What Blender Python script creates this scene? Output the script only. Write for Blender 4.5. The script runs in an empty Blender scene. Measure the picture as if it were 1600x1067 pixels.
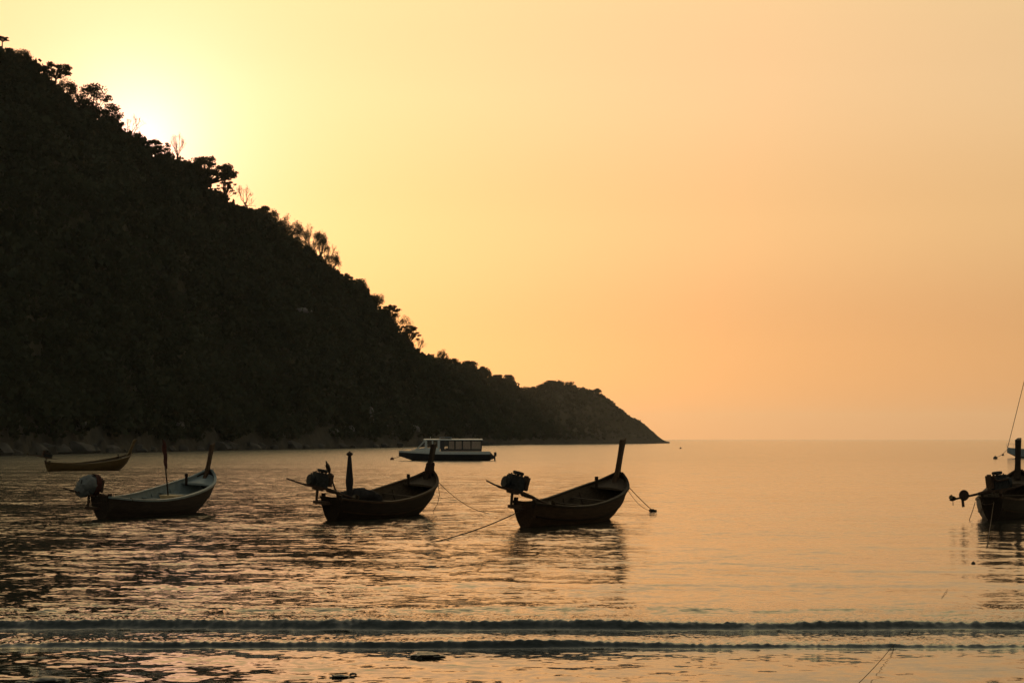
import bpy, bmesh, math, random
import numpy as np
from math import radians as R, sin, cos, pi, sqrt
from mathutils import Vector, Matrix, noise as mnoise

sc = bpy.context.scene
col = sc.collection
random.seed(11)
rng = np.random.default_rng(11)

# ------------------------------------------------------------------ camera
EYE = 2.6
cam = bpy.data.cameras.new('camera')
camera = bpy.data.objects.new('camera', cam)
col.objects.link(camera)
camera.location = (0, 0, EYE)
camera.rotation_euler = (R(90 + 2.73), 0, 0)
cam.lens = 72
cam.sensor_width = 36
cam.clip_start = 0.1
cam.clip_end = 60000
sc.camera = camera

# ------------------------------------------------------------------ sky
SUN_EL, SUN_AZ = 8.1, -10.4          # degrees; azimuth from +Y towards +X
world = bpy.data.worlds.new('World')
sc.world = world
world.use_nodes = True
wn = world.node_tree
wn.nodes.clear()


def wnode(t, **kw):
    n = wn.nodes.new(t)
    for k, v in kw.items():
        setattr(n, k, v)
    return n


sky = wnode('ShaderNodeTexSky', sky_type='NISHITA', sun_disc=False)
sky.sun_elevation = R(SUN_EL)
sky.sun_rotation = R(SUN_AZ)
sky.dust_density = 1.0
tint = wnode('ShaderNodeMix', data_type='RGBA', blend_type='MULTIPLY')
tint.inputs[0].default_value = 1
wn.links.new(sky.outputs[0], tint.inputs[6])
tint.inputs[7].default_value = (.25, .197, .174, 1)      # thin veil in front of the clear sky, warm white balance
tc = wnode('ShaderNodeTexCoord')
sep = wnode('ShaderNodeSeparateXYZ')
wn.links.new(tc.outputs['Generated'], sep.inputs[0])
ramp = wnode('ShaderNodeValToRGB')                      # the bright haze veil against height over the horizon
el = ramp.color_ramp.elements
stops = [(0.0, (.39, .190, .088)), (.05, (.48, .236, .092)), (.11, (.64, .380, .150)), (.175, (.76, .500, .232)),
         (.34, (1.0, .82, .36)), (.6, (.50, .46, .31)), (1.0, (.24, .25, .22))]
el[0].position, el[0].color = stops[0][0], (*stops[0][1], 1)
el[1].position, el[1].color = stops[-1][0], (*stops[-1][1], 1)
for p, c in stops[1:-1]:
    e = el.new(p)
    e.color = (*c, 1)
ramp.color_ramp.interpolation = 'EASE'
wn.links.new(sep.outputs[2], ramp.inputs[0])
sd = Vector((sin(R(SUN_AZ)) * cos(R(SUN_EL)), cos(R(SUN_AZ)) * cos(R(SUN_EL)), sin(R(SUN_EL))))
dot = wnode('ShaderNodeVectorMath', operation='DOT_PRODUCT')
wn.links.new(tc.outputs['Generated'], dot.inputs[0])
dot.inputs[1].default_value = sd


def wmath(op, a, b=None):
    n = wnode('ShaderNodeMath', operation=op)
    for i, v in enumerate((a, b)):
        if v is None:
            continue
        if isinstance(v, (int, float)):
            n.inputs[i].default_value = v
        else:
            wn.links.new(v, n.inputs[i])
    return n.outputs[0]


half = wmath('MULTIPLY', wmath('ADD', dot.outputs['Value'], 1.0), 0.5)
fall = wmath('ADD', wmath('MULTIPLY', wmath('POWER', half, 2.0), .86), .12)
ang = wmath('ARCCOSINE', wmath('MINIMUM', dot.outputs['Value'], 1.0))
glow = wmath('MULTIPLY', wmath('EXPONENT', wmath('MULTIPLY', ang, -1 / R(1.6))), 1.0)
veil = wnode('ShaderNodeVectorMath', operation='SCALE')
wn.links.new(ramp.outputs[0], veil.inputs[0])
wn.links.new(fall, veil.inputs[3])
gl = wnode('ShaderNodeVectorMath', operation='SCALE')
gl.inputs[0].default_value = (1, .75, .95)
wn.links.new(glow, gl.inputs[3])
# wide red-orange scatter round the low sun
wide = wmath('MULTIPLY', wmath('EXPONENT', wmath('MULTIPLY', ang, -1 / R(9.0))), .62)
wd = wnode('ShaderNodeVectorMath', operation='SCALE')
wd.inputs[0].default_value = (1, .17, .0)
wn.links.new(wide, wd.inputs[3])
# barely visible uneven streaks in the haze
stm = wnode('ShaderNodeMapping')
stm.inputs['Scale'].default_value = (2.2, 2.2, 11)
stm.inputs['Rotation'].default_value = (0, R(7), 0)
wn.links.new(tc.outputs['Generated'], stm.inputs[0])
stn = wnode('ShaderNodeTexNoise')
stn.inputs['Scale'].default_value = 1.6
stn.inputs['Detail'].default_value = 4
wn.links.new(stm.outputs[0], stn.inputs[0])
streak = wmath('ADD', wmath('MULTIPLY', stn.outputs[0], .10), .95)
vst = wnode('ShaderNodeVectorMath', operation='SCALE')
wn.links.new(veil.outputs[0], vst.inputs[0])
wn.links.new(streak, vst.inputs[3])
vw = wnode('ShaderNodeVectorMath', operation='ADD')
wn.links.new(vst.outputs[0], vw.inputs[0])
wn.links.new(wd.outputs[0], vw.inputs[1])
# the cool evening sky away from the sun
away = wmath('SUBTRACT', 1.0, half)
aw = wnode('ShaderNodeVectorMath', operation='SCALE')
aw.inputs[0].default_value = (.122, .145, .132)
wn.links.new(away, aw.inputs[3])
vx = wnode('ShaderNodeVectorMath', operation='ADD')
wn.links.new(vw.outputs[0], vx.inputs[0])
wn.links.new(aw.outputs[0], vx.inputs[1])
ad = wnode('ShaderNodeVectorMath', operation='ADD')
wn.links.new(vx.outputs[0], ad.inputs[0])
wn.links.new(gl.outputs[0], ad.inputs[1])
vs = wnode('ShaderNodeVectorMath', operation='SCALE')   # veil is written for strength 1; the background runs at 0.07
vs.inputs[3].default_value = 1 / .07
wn.links.new(ad.outputs[0], vs.inputs[0])
tot = wnode('ShaderNodeVectorMath', operation='ADD')
wn.links.new(vs.outputs[0], tot.inputs[0])
wn.links.new(tint.outputs[2], tot.inputs[1])
bg = wnode('ShaderNodeBackground')
bg.inputs[1].default_value = .07
wn.links.new(tot.outputs[0], bg.inputs[0])
wo = wnode('ShaderNodeOutputWorld')
wn.links.new(bg.outputs[0], wo.inputs[0])

# ------------------------------------------------------------------ sun
sl = bpy.data.lights.new('sun', 'SUN')
sl.energy = 2.2
sl.angle = R(.53)
sl.color = (1, .72, .42)
sun = bpy.data.objects.new('sun', sl)
col.objects.link(sun)
sun.rotation_euler = (-sd).to_track_quat('-Z', 'Y').to_euler()

sc.view_settings.view_transform = 'Standard'
sc.view_settings.look = 'None'
sc.view_settings.exposure = 0
sc.view_settings.gamma = 1
sc.view_settings.use_curve_mapping = False
sc.cycles.max_bounces = 5
sc.cycles.diffuse_bounces = 2
sc.cycles.glossy_bounces = 3
sc.cycles.transparent_max_bounces = 8
sc.cycles.volume_bounces = 0
sc.cycles.use_denoising = True

# ------------------------------------------------------------------ materials
MATS = {}


def mat(name, rgb, rough=.7, spec=.3, var=.25, scale=6., metal=0., stretch=(1, 1, 1), bump=0., rgb2=None):
    """Procedural material: the base colour worn lighter and darker by two noises."""
    if name in MATS:
        return MATS[name]
    m = bpy.data.materials.new(name)
    m.use_nodes = True
    t = m.node_tree
    b = t.nodes['Principled BSDF']
    tcn = t.nodes.new('ShaderNodeTexCoord')
    mp = t.nodes.new('ShaderNodeMapping')
    mp.inputs['Scale'].default_value = stretch
    t.links.new(tcn.outputs['Object'], mp.inputs[0])
    n = t.nodes.new('ShaderNodeTexNoise')
    n.inputs['Scale'].default_value = scale
    n.inputs['Detail'].default_value = 5
    t.links.new(mp.outputs[0], n.inputs[0])
    r = t.nodes.new('ShaderNodeValToRGB')
    r.color_ramp.elements[0].position = .3
    r.color_ramp.elements[1].position = .72
    lo = tuple(c * (1 - var) for c in rgb)
    hi = rgb2 if rgb2 else tuple(min(1, c * (1 + var)) for c in rgb)
    r.color_ramp.elements[0].color = (*lo, 1)
    r.color_ramp.elements[1].color = (*hi, 1)
    t.links.new(n.outputs[0], r.inputs[0])
    t.links.new(r.outputs[0], b.inputs['Base Color'])
    b.inputs['Roughness'].default_value = rough
    b.inputs['Specular IOR Level'].default_value = spec
    b.inputs['Metallic'].default_value = metal
    if bump:
        bp = t.nodes.new('ShaderNodeBump')
        bp.inputs['Strength'].default_value = .6
        bp.inputs['Distance'].default_value = bump
        t.links.new(n.outputs[0], bp.inputs['Height'])
        t.links.new(bp.outputs[0], b.inputs['Normal'])
    MATS[name] = m
    return m


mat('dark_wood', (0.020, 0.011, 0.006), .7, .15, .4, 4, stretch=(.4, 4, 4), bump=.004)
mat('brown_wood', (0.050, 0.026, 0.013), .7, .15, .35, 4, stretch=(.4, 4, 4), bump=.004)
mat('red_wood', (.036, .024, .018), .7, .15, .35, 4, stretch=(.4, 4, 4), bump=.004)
mat('ochre_paint', (0.087, 0.049, 0.013), .55, .3, .3, 4, stretch=(.4, 4, 4))
mat('pale_paint', (0.156, 0.186, 0.186), .5, .4, .2, 5)
mat('white_paint', (0.518, 0.533, 0.518), .4, .4, .12, 5)
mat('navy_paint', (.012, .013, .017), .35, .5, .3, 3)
mat('grey_blue_paint', (.22, .27, .30), .45, .4, .2, 3)
mat('inner_wood', (0.059, 0.038, 0.023), .8, .2, .35, 5, stretch=(.5, 5, 5))
mat('engine_metal', (0.025, 0.024, 0.023), .75, .2, .5, 14)
mat('rust_metal', (0.054, 0.027, 0.015), .75, .3, .5, 18)
mat('bronze', (.06, .04, .02), .5, .4, .4, 10, metal=.6)
mat('white_cloth', (0.130, 0.133, 0.130), .9, .1, .25, 7)
mat('curtain_cloth', (.88, .68, .56), .9, .1, .12, 6)
mat('red_cloth', (.07, .026, .02), .9, .1, .3, 9)
mat('dark_cloth', (0.030, 0.025, 0.024), .9, .1, .4, 9)
mat('ribbon_cloth', (0.036, 0.019, 0.015), .9, .1, .6, 20)
mat('rope_fibre', (0.066, 0.039, 0.021), .9, .1, .4, 30)
mat('crate_plastic', (.45, .32, .17), .6, .3, .2, 6)
mat('buoy_plastic', (.16, .05, .03), .55, .3, .4, 8)
mat('dark_float', (.03, .026, .022), .6, .3, .4, 8)
mat('wet_rock', (0.033, 0.027, 0.022), .35, .5, .5, 6, bump=.03)
mat('pale_rock', (0.119, 0.110, 0.103), .85, .2, .35, .35, bump=.2)
mat('shore_rock', (0.060, 0.055, 0.050), .85, .2, .45, .4, bump=.2)
mat('hill_soil', (.040, .036, .018), .95, .05, .5, .05)
mat('bark', (.06, .048, .036), .9, .1, .4, 3)
mat('sand', (.36, .29, .2), .9, .2, .2, 2)
mat('black_rubber', (.02, .02, .02), .6, .3, .4, 10)
mat('aluminium', (.5, .5, .5), .4, .5, .15, 8, metal=.8)


def leaf_mat(name, dark, light, scale=.12):
    m = bpy.data.materials.new(name)
    m.use_nodes = True
    t = m.node_tree
    t.nodes.clear()
    g = t.nodes.new('ShaderNodeNewGeometry')
    n = t.nodes.new('ShaderNodeTexNoise')
    n.inputs['Scale'].default_value = scale
    n.inputs['Detail'].default_value = 6
    t.links.new(g.outputs['Position'], n.inputs[0])
    r = t.nodes.new('ShaderNodeValToRGB')
    r.color_ramp.elements[0].position, r.color_ramp.elements[0].color = .34, (*dark, 1)
    r.color_ramp.elements[1].position, r.color_ramp.elements[1].color = .68, (*light, 1)
    t.links.new(n.outputs[0], r.inputs[0])
    d = t.nodes.new('ShaderNodeBsdfDiffuse')
    tr = t.nodes.new('ShaderNodeBsdfTranslucent')
    t.links.new(r.outputs[0], d.inputs[0])
    t.links.new(r.outputs[0], tr.inputs[0])
    mx = t.nodes.new('ShaderNodeMixShader')
    mx.inputs[0].default_value = .25
    t.links.new(d.outputs[0], mx.inputs[1])
    t.links.new(tr.outputs[0], mx.inputs[2])
    o = t.nodes.new('ShaderNodeOutputMaterial')
    t.links.new(mx.outputs[0], o.inputs[0])
    MATS[name] = m


leaf_mat('forest_leaf', (.026, .032, .020), (.052, .060, .040), .06)
leaf_mat('tree_leaf', (.028, .033, .018), (.056, .056, .032), .3)


def glass_mat():
    m = bpy.data.materials.new('window_glass')
    m.use_nodes = True
    t = m.node_tree
    t.nodes.clear()
    gls = t.nodes.new('ShaderNodeBsdfGlossy')
    gls.inputs[1].default_value = .03
    trn = t.nodes.new('ShaderNodeBsdfTransparent')
    trn.inputs[0].default_value = (.9, .9, .9, 1)
    mx = t.nodes.new('ShaderNodeMixShader')
    fr = t.nodes.new('ShaderNodeFresnel')
    fr.inputs[0].default_value = 1.45
    t.links.new(fr.outputs[0], mx.inputs[0])
    t.links.new(trn.outputs[0], mx.inputs[1])
    t.links.new(gls.outputs[0], mx.inputs[2])
    o = t.nodes.new('ShaderNodeOutputMaterial')
    t.links.new(mx.outputs[0], o.inputs[0])
    MATS['window_glass'] = m


glass_mat()


# ------------------------------------------------------------------ object helpers
def tag(o, label=None, cat=None, group=None, kind=None):
    if label:
        o['label'] = label
    if cat:
        o['category'] = cat
    if group:
        o['group'] = group
    if kind:
        o['kind'] = kind
    return o


def empty(name, loc, rot=(0, 0, 0)):
    o = bpy.data.objects.new(name, None)
    o.location = loc
    o.rotation_euler = rot
    o.empty_display_size = .3
    col.objects.link(o)
    return o


def np_mesh(name, verts, quads=None, tris=None, smooth=False):
    me = bpy.data.meshes.new(name)
    nq = 0 if quads is None else len(quads)
    nt_ = 0 if tris is None else len(tris)
    me.vertices.add(len(verts))
    me.vertices.foreach_set('co', np.asarray(verts, dtype=np.float32).ravel())
    loops = []
    if nq:
        loops.append(np.asarray(quads, dtype=np.int32).ravel())
    if nt_:
        loops.append(np.asarray(tris, dtype=np.int32).ravel())
    loops = np.concatenate(loops)
    me.loops.add(len(loops))
    me.loops.foreach_set('vertex_index', loops)
    me.polygons.add(nq + nt_)
    st = np.concatenate([np.arange(nq) * 4, nq * 4 + np.arange(nt_) * 3]).astype(np.int32)
    me.polygons.foreach_set('loop_start', st)
    me.polygons.foreach_set('use_smooth', np.full(nq + nt_, smooth))
    me.update(calc_edges=True)
    me.validate()
    return me


class MB:
    """collects shapes and links them as one mesh object"""

    def __init__(self):
        self.v, self.f = [], []

    def add(self, verts, faces):
        k = len(self.v)
        self.v += [tuple(p) for p in verts]
        self.f += [tuple(i + k for i in f) for f in faces]
        return self

    def box(self, c, s, rot=None, taper=1.0):
        x, y, z = s[0] / 2, s[1] / 2, s[2] / 2
        vs = [Vector((a * x * (taper if d > 0 else 1), b * y * (taper if d > 0 else 1), d * z)) for d in (-1, 1) for a, b in ((-1, -1), (1, -1), (1, 1), (-1, 1))]
        if rot:
            vs = [rot @ p for p in vs]
        c = Vector(c)
        return self.add([p + c for p in vs], [(3, 2, 1, 0), (4, 5, 6, 7), (0, 1, 5, 4), (1, 2, 6, 5), (2, 3, 7, 6), (3, 0, 4, 7)])

    def tube(self, pts, rad, n=8, cap=True):
        pts = [Vector(p) for p in pts]
        rad = [rad] * len(pts) if isinstance(rad, (int, float)) else rad
        vs, fs = [], []
        up = Vector((0, 0, 1))
        u = None
        for i, p in enumerate(pts):
            d = (pts[min(i + 1, len(pts) - 1)] - pts[max(i - 1, 0)]).normalized()
            if u is None:
                u = d.cross(up)
                if u.length < .05:
                    u = d.cross(Vector((0, 1, 0)))
            u = (u - d * u.dot(d)).normalized()
            w = d.cross(u)
            for k in range(n):
                a = 2 * pi * k / n
                vs.append(p + (u * cos(a) + w * sin(a)) * rad[i])
        for i in range(len(pts) - 1):
            for k in range(n):
                a, b = i * n + k, i * n + (k + 1) % n
                fs.append((a, b, b + n, a + n))
        if cap:
            fs.append(tuple(range(n))[::-1])
            fs.append(tuple((len(pts) - 1) * n + k for k in range(n)))
        return self.add(vs, fs)

    def lathe(self, prof, c=(0, 0, 0), rot=None, n=14):
        vs, fs = [], []
        for r, z in prof:
            for k in range(n):
                a = 2 * pi * k / n
                p = Vector((r * cos(a), r * sin(a), z))
                vs.append((rot @ p if rot else p) + Vector(c))
        for i in range(len(prof) - 1):
            for k in range(n):
                a, b = i * n + k, i * n + (k + 1) % n
                fs.append((a, b, b + n, a + n))
        fs.append(tuple(range(n))[::-1])
        fs.append(tuple((len(prof) - 1) * n + k for k in range(n)))
        return self.add(vs, fs)

    def loft(self, rings, closed=True, caps=True):
        n = len(rings[0])
        vs = [p for r in rings for p in r]
        fs = []
        for i in range(len(rings) - 1):
            for k in range(n if closed else n - 1):
                a, b = i * n + k, i * n + (k + 1) % n
                fs.append((a, b, b + n, a + n))
        if caps:
            fs.append(tuple(range(n))[::-1])
            fs.append(tuple((len(rings) - 1) * n + k for k in range(n)))
        return self.add(vs, fs)

    def lump(self, c, s, seed=0, amp=.25, freq=1.5, n=2):
        bm = bmesh.new()
        bmesh.ops.create_icosphere(bm, subdivisions=n, radius=1)
        off = Vector((seed * 7.3, seed * 3.1, seed * 5.7))
        vs = []
        for v in bm.verts:
            k = 1 + amp * mnoise.noise(v.co * freq + off) + amp * .5 * mnoise.noise(v.co * freq * 2.7 + off)
            vs.append(Vector((v.co.x * s[0], v.co.y * s[1], v.co.z * s[2])) * k + Vector(c))
        fs = [tuple(v.index for v in f.verts) for f in bm.faces]
        bm.free()
        return self.add(vs, fs)

    def build(self, name, m, parent=None, smooth=None):
        me = bpy.data.meshes.new(name)
        me.from_pydata(self.v, [], self.f)
        me.validate()
        bm = bmesh.new()
        bm.from_mesh(me)
        bmesh.ops.recalc_face_normals(bm, faces=bm.faces)
        bm.to_mesh(me)
        bm.free()
        if smooth:
            me.polygons.foreach_set('use_smooth', [True] * len(me.polygons))
            me.set_sharp_from_angle(angle=R(smooth))
        me.materials.append(MATS[m])
        o = bpy.data.objects.new(name, me)
        col.objects.link(o)
        if parent:
            o.parent = parent
        return o


def struct(o):
    o['kind'] = 'structure'
    return o


# ------------------------------------------------------------------ water
def fbm1(x, seed, oct=4, f=1.0):
    """smooth 1-D value noise"""
    out = np.zeros_like(x, dtype=float)
    a = 1.0
    r = np.random.default_rng(seed)
    for k in range(oct):
        t = r.random(4096) * 2 - 1
        xf = x * f + 2000 + k * 17.3
        i = np.floor(xf).astype(int)
        w = xf - i
        w = w * w * (3 - 2 * w)
        out += a * (t[i % 4096] * (1 - w) + t[(i + 1) % 4096] * w)
        a *= .5
        f *= 2.03
    return out


def fbm2(x, y, seed, oct=3):
    out = np.zeros_like(x, dtype=float)
    a = 1.0
    r = np.random.default_rng(seed)
    for k in range(oct):
        t = r.random((256, 256)) * 2 - 1
        xf, yf = x + 500 + k * 3.7, y + 500 + k * 9.1
        i, j = np.floor(xf).astype(int), np.floor(yf).astype(int)
        u, v = xf - i, yf - j
        u, v = u * u * (3 - 2 * u), v * v * (3 - 2 * v)
        i0, i1, j0, j1 = i % 256, (i + 1) % 256, j % 256, (j + 1) % 256
        out += a * (t[i0, j0] * (1 - u) * (1 - v) + t[i1, j0] * u * (1 - v) + t[i0, j1] * (1 - u) * v + t[i1, j1] * u * v)
        a *= .5
        x, y = x * 2.03, y * 2.03
    return out


ROUGH_BANDS = []


def water_height(X, Y):
    near = np.clip((140 - Y) / 100, 0, 1)
    h = np.zeros_like(X)
    rs = np.random.default_rng(5)
    for lam, amp in ((9.5, .008), (6.1, .008), (4.1, .006), (2.7, .006), (1.7, .006), (1.15, .005), (.8, .004)):
        th = rs.normal(0, .5)
        ph = rs.random() * 6.28
        wob = fbm2(X / (lam * 2.2), Y / (lam * 1.6), int(lam * 100), 2) * 2.4
        env = .55 + .55 * fbm2(X / (lam * 2.5) + 40, Y / (lam * 3), int(lam * 77), 2)
        q = (X * sin(th) + Y * cos(th)) * 2 * pi / lam + ph + wob
        fade = np.clip((lam * 45 - Y) / (lam * 25), 0, 1)
        h += amp * np.clip(env, 0, 2) * np.sin(q) * fade
    calm = np.clip((Y - 33.5) / 4, 0.35, 1)
    h *= calm

    def breaker(y0, H, front, back, seed, wob, ragged, vary=.26):
        yc = y0 + wob * fbm1(X, seed, 3, .13) + .045 * fbm1(X, seed + 1, 3, .9)
        hh = H * (1 + vary * fbm1(X, seed + 2, 3, .3)) + ragged * fbm1(X, seed + 3, 3, 19.0) + ragged * .8 * fbm2(X * 17, Y * 17, seed + 9, 2)
        d = Y - yc
        f = np.where(d < 0, np.exp(-(np.clip(-d, 0, 9) / front) ** 2.2), np.exp(-(np.clip(d, 0, 9) / back) ** 1.3))
        return np.clip(hh, .015, 1) * f, d

    h1, d1 = breaker(28.2, .118, .17, 1.9, 21, .13, .009)
    h2, d2 = breaker(25.8, .064, .11, 1.3, 61, .2, .008, .5)
    h3, d3 = breaker(31.0, .03, .35, 1.2, 81, .35, .004)
    h4, d4 = breaker(36.6, .022, .5, 1.6, 91, .6, 0.0)
    h5, d5 = breaker(40.8, .022, .6, 2.0, 95, .8, 0.0)
    foam = np.exp(-np.abs(d1 + .12) / .26) * .9 + np.exp(-np.abs(d2 + .08) / .16) * .75
    rough = (np.clip((d1 - .15) / .5, 0, 1) * np.clip((4.6 + .5 * fbm1(X, 7, 3, .5) - d1) / 1.4, 0, 1)) * 1.1 + np.exp(-(np.abs(d1 + .05) / .16) ** 2) * .6 + np.exp(-(np.abs(d2 + .04) / .12) ** 2) * .5
    h = h + h1 + h2 + h3 + h4 + h5
    return h, np.clip(foam, 0, 1), rough


def build_water():
    rows = [-30, -10, 0, 8]
    rows += list(np.arange(12, 24.6, .10)) + list(np.arange(24.6, 30.2, .026)) + list(np.arange(30.2, 46, .06))
    y = 46.
    while y < 130:
        rows.append(y)
        y += .06 + (y - 46) * .0045
    while y < 14000:
        rows.append(y)
        y *= 1.035
    rows.append(14000)
    rows = np.array(rows)
    dense = np.linspace(-.262, .262, 760)
    left = -np.geomspace(.2625, 2.4, 22)[::-1]
    ks = np.concatenate([left, dense, -left[::-1]])
    Yg, Kg = np.meshgrid(rows, ks, indexing='ij')
    Xg = Kg * np.maximum(Yg, 22.)
    Z, F, Ro = water_height(Xg, Yg)
    side = np.clip((.30 - np.abs(Kg)) / .035, 0, 1)      # beyond the finely cut fan only the flat sheet goes on
    Z *= side
    V = np.stack([Xg, Yg, Z], -1).reshape(-1, 3)
    nr, nc = Xg.shape
    a = (np.arange(nr - 1)[:, None] * nc + np.arange(nc - 1)[None, :]).ravel()
    me = np_mesh('water', V, quads=np.stack([a, a + 1, a + 1 + nc, a + nc], 1), smooth=True)
    for nm, arr in (('foam', F), ('choppy', Ro)):
        at = me.attributes.new(nm, 'FLOAT', 'POINT')
        at.data.foreach_set('value', arr.astype(np.float32).ravel())
    m = bpy.data.materials.new('sea_water')
    m.use_nodes = True
    t = m.node_tree
    b = t.nodes['Principled BSDF']
    N = t.nodes.new
    L = t.links.new
    geo = N('ShaderNodeNewGeometry')

    def math(op, a_, b_=None):
        n = N('ShaderNodeMath')
        n.operation = op
        for i, v in enumerate((a_, b_)):
            if v is None:
                continue
            if isinstance(v, (int, float)):
                n.inputs[i].default_value = v
            else:
                L(v, n.inputs[i])
        return n.outputs[0]

    def slopes(sx, sy, k, detail, w):
        mp = N('ShaderNodeMapping')
        mp.inputs['Scale'].default_value = (sx, sy, 1)
        mp.inputs['Location'].default_value = (w, w * 1.7, w)
        L(geo.outputs['Position'], mp.inputs[0])
        n = N('ShaderNodeTexNoise')
        n.inputs['Scale'].default_value = 1
        n.inputs['Detail'].default_value = detail
        n.inputs['Distortion'].default_value = .35
        L(mp.outputs[0], n.inputs[0])
        s = N('ShaderNodeVectorMath')
        s.operation = 'SUBTRACT'
        L(n.outputs['Color'], s.inputs[0])
        s.inputs[1].default_value = (.5, .5, .5)
        v = N('ShaderNodeVectorMath')
        v.operation = 'MULTIPLY'
        L(s.outputs[0], v.inputs[0])
        v.inputs[1].default_value = (k * .75, k, 0)
        return v.outputs[0]

    def vadd(a_, b_):
        v = N('ShaderNodeVectorMath')
        v.operation = 'ADD'
        L(a_, v.inputs[0])
        L(b_, v.inputs[1])
        return v.outputs[0]

    rip = vadd(slopes(1.9, 2.5, .50, 2, 3.1), slopes(6.5, 8.5, .44, 3, 8.4))
    rip = vadd(rip, slopes(.6, .8, .22, 2, 1.3))
    rip = vadd(rip, slopes(.3, .4, .14, 2, 6.6))
    rip = vadd(rip, slopes(.16, .3, .10, 2, 5.9))
    # cat's paws: slow patches where the breeze roughens the surface
    pm = N('ShaderNodeMapping')
    pm.inputs['Scale'].default_value = (.022, .11, 1)
    L(geo.outputs['Position'], pm.inputs[0])
    pn = N('ShaderNodeTexNoise')
    pn.inputs['Scale'].default_value = 1
    pn.inputs['Detail'].default_value = 4
    L(pm.outputs[0], pn.inputs[0])
    pr = N('ShaderNodeMapRange')
    pr.inputs[1].default_value, pr.inputs[2].default_value = .35, .68
    pr.inputs[3].default_value, pr.inputs[4].default_value = .6, 1.35
    L(pn.outputs[0], pr.inputs[0])
    ch = N('ShaderNodeAttribute')
    ch.attribute_name = 'choppy'
    # the breeze falls off the hill and dies away towards the open side of the bay
    lee = N('ShaderNodeSeparateXYZ')
    L(geo.outputs['Position'], lee.inputs[0])
    across = math('DIVIDE', math('SUBTRACT', lee.outputs[0], math('MULTIPLY', lee.outputs[1], .075)),
                  math('ADD', math('MULTIPLY', lee.outputs[1], .06), 8))
    lr = N('ShaderNodeMapRange')
    lr.interpolation_type = 'SMOOTHSTEP'
    lr.inputs[1].default_value, lr.inputs[2].default_value = -1.5, 1.0
    lr.inputs[3].default_value, lr.inputs[4].default_value = 1.25, .28
    L(across, lr.inputs[0])
    sh = N('ShaderNodeMapRange')      # the shallows inside the breakers lie calmer
    sh.inputs[1].default_value, sh.inputs[2].default_value = 24, 42
    sh.inputs[3].default_value, sh.inputs[4].default_value = .72, 1
    L(lee.outputs[1], sh.inputs[0])
    amt = math('ADD', math('MULTIPLY', math('MULTIPLY', pr.outputs[0], lr.outputs[0]), sh.outputs[0]), math('MULTIPLY', ch.outputs['Fac'], .7))
    sc_ = N('ShaderNodeVectorMath')
    sc_.operation = 'SCALE'
    L(rip, sc_.inputs[0])
    L(amt, sc_.inputs[3])
    nn = N('ShaderNodeVectorMath')
    nn.operation = 'NORMALIZE'
    L(vadd(sc_.outputs[0], geo.outputs['Normal']), nn.inputs[0])
    L(nn.outputs[0], b.inputs['Normal'])
    # aerated water along the breaking crests
    fo = N('ShaderNodeAttribute')
    fo.attribute_name = 'foam'
    fm = N('ShaderNodeMapping')
    fm.inputs['Scale'].default_value = (9, 14, 14)
    L(geo.outputs['Position'], fm.inputs[0])
    fn = N('ShaderNodeTexNoise')
    fn.inputs['Scale'].default_value = 1
    fn.inputs['Detail'].default_value = 5
    L(fm.outputs[0], fn.inputs[0])
    fr = N('ShaderNodeMapRange')
    fr.inputs[1].default_value, fr.inputs[2].default_value = .30, .80
    L(fn.outputs[0], fr.inputs[0])
    ff = math('MULTIPLY', fr.outputs[0], fo.outputs['Fac'])
    mx = N('ShaderNodeMix')
    mx.data_type = 'RGBA'
    L(ff, mx.inputs[0])
    mx.inputs[6].default_value = (.016, .019, .015, 1)
    mx.inputs[7].default_value = (.05, .058, .055, 1)
    L(mx.outputs[2], b.inputs['Base Color'])
    # ripples too fine to follow grow with the open water's breeze, offshore
    sp = N('ShaderNodeSeparateXYZ')
    L(geo.outputs['Position'], sp.inputs[0])
    far = N('ShaderNodeMapRange')
    far.inputs[1].default_value, far.inputs[2].default_value = 24, 260
    far.inputs[3].default_value, far.inputs[4].default_value = 0, .14
    L(sp.outputs[1], far.inputs[0])
    L(math('ADD', math('MULTIPLY', ff, .25), math('ADD', math('MULTIPLY', far.outputs[0], lr.outputs[0]), .065)), b.inputs['Roughness'])
    b.inputs['IOR'].default_value = 1.333
    me.materials.append(m)
    o = bpy.data.objects.new('water', me)
    col.objects.link(o)
    struct(o)


build_water()


# ------------------------------------------------------------------ beach under the photographer, running down under the water
def build_beach():
    xs = np.linspace(-160, 160, 60)
    ys = np.array([-80, -60, -40, -20, -8, -2, 3, 7, 11, 15, 19, 24, 30, 40, 60, 90.])
    Yg, Xg = np.meshgrid(ys, xs, indexing='ij')
    Z = np.interp(Yg, [-80, -30, 0, 12, 20, 40, 90], [3.2, 2.3, 1.0, .12, -.35, -1.2, -4]) + .05 * fbm2(Xg / 6, Yg / 6, 3)
    nr, nc = Xg.shape
    a = (np.arange(nr - 1)[:, None] * nc + np.arange(nc - 1)[None, :]).ravel()
    me = np_mesh('beach', np.stack([Xg, Yg, Z], -1).reshape(-1, 3), quads=np.stack([a, a + 1, a + 1 + nc, a + nc], 1), smooth=True)
    me.materials.append(MATS['sand'])
    o = bpy.data.objects.new('beach', me)
    col.objects.link(o)
    struct(o)


build_beach()

# ------------------------------------------------------------------ headland
# bearings are given by k = X / Y; the tables hold, for each bearing, the canopy's height angle and the distances
FPX = 3200.


def K(px):
    return (px - 800) / FPX


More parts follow.
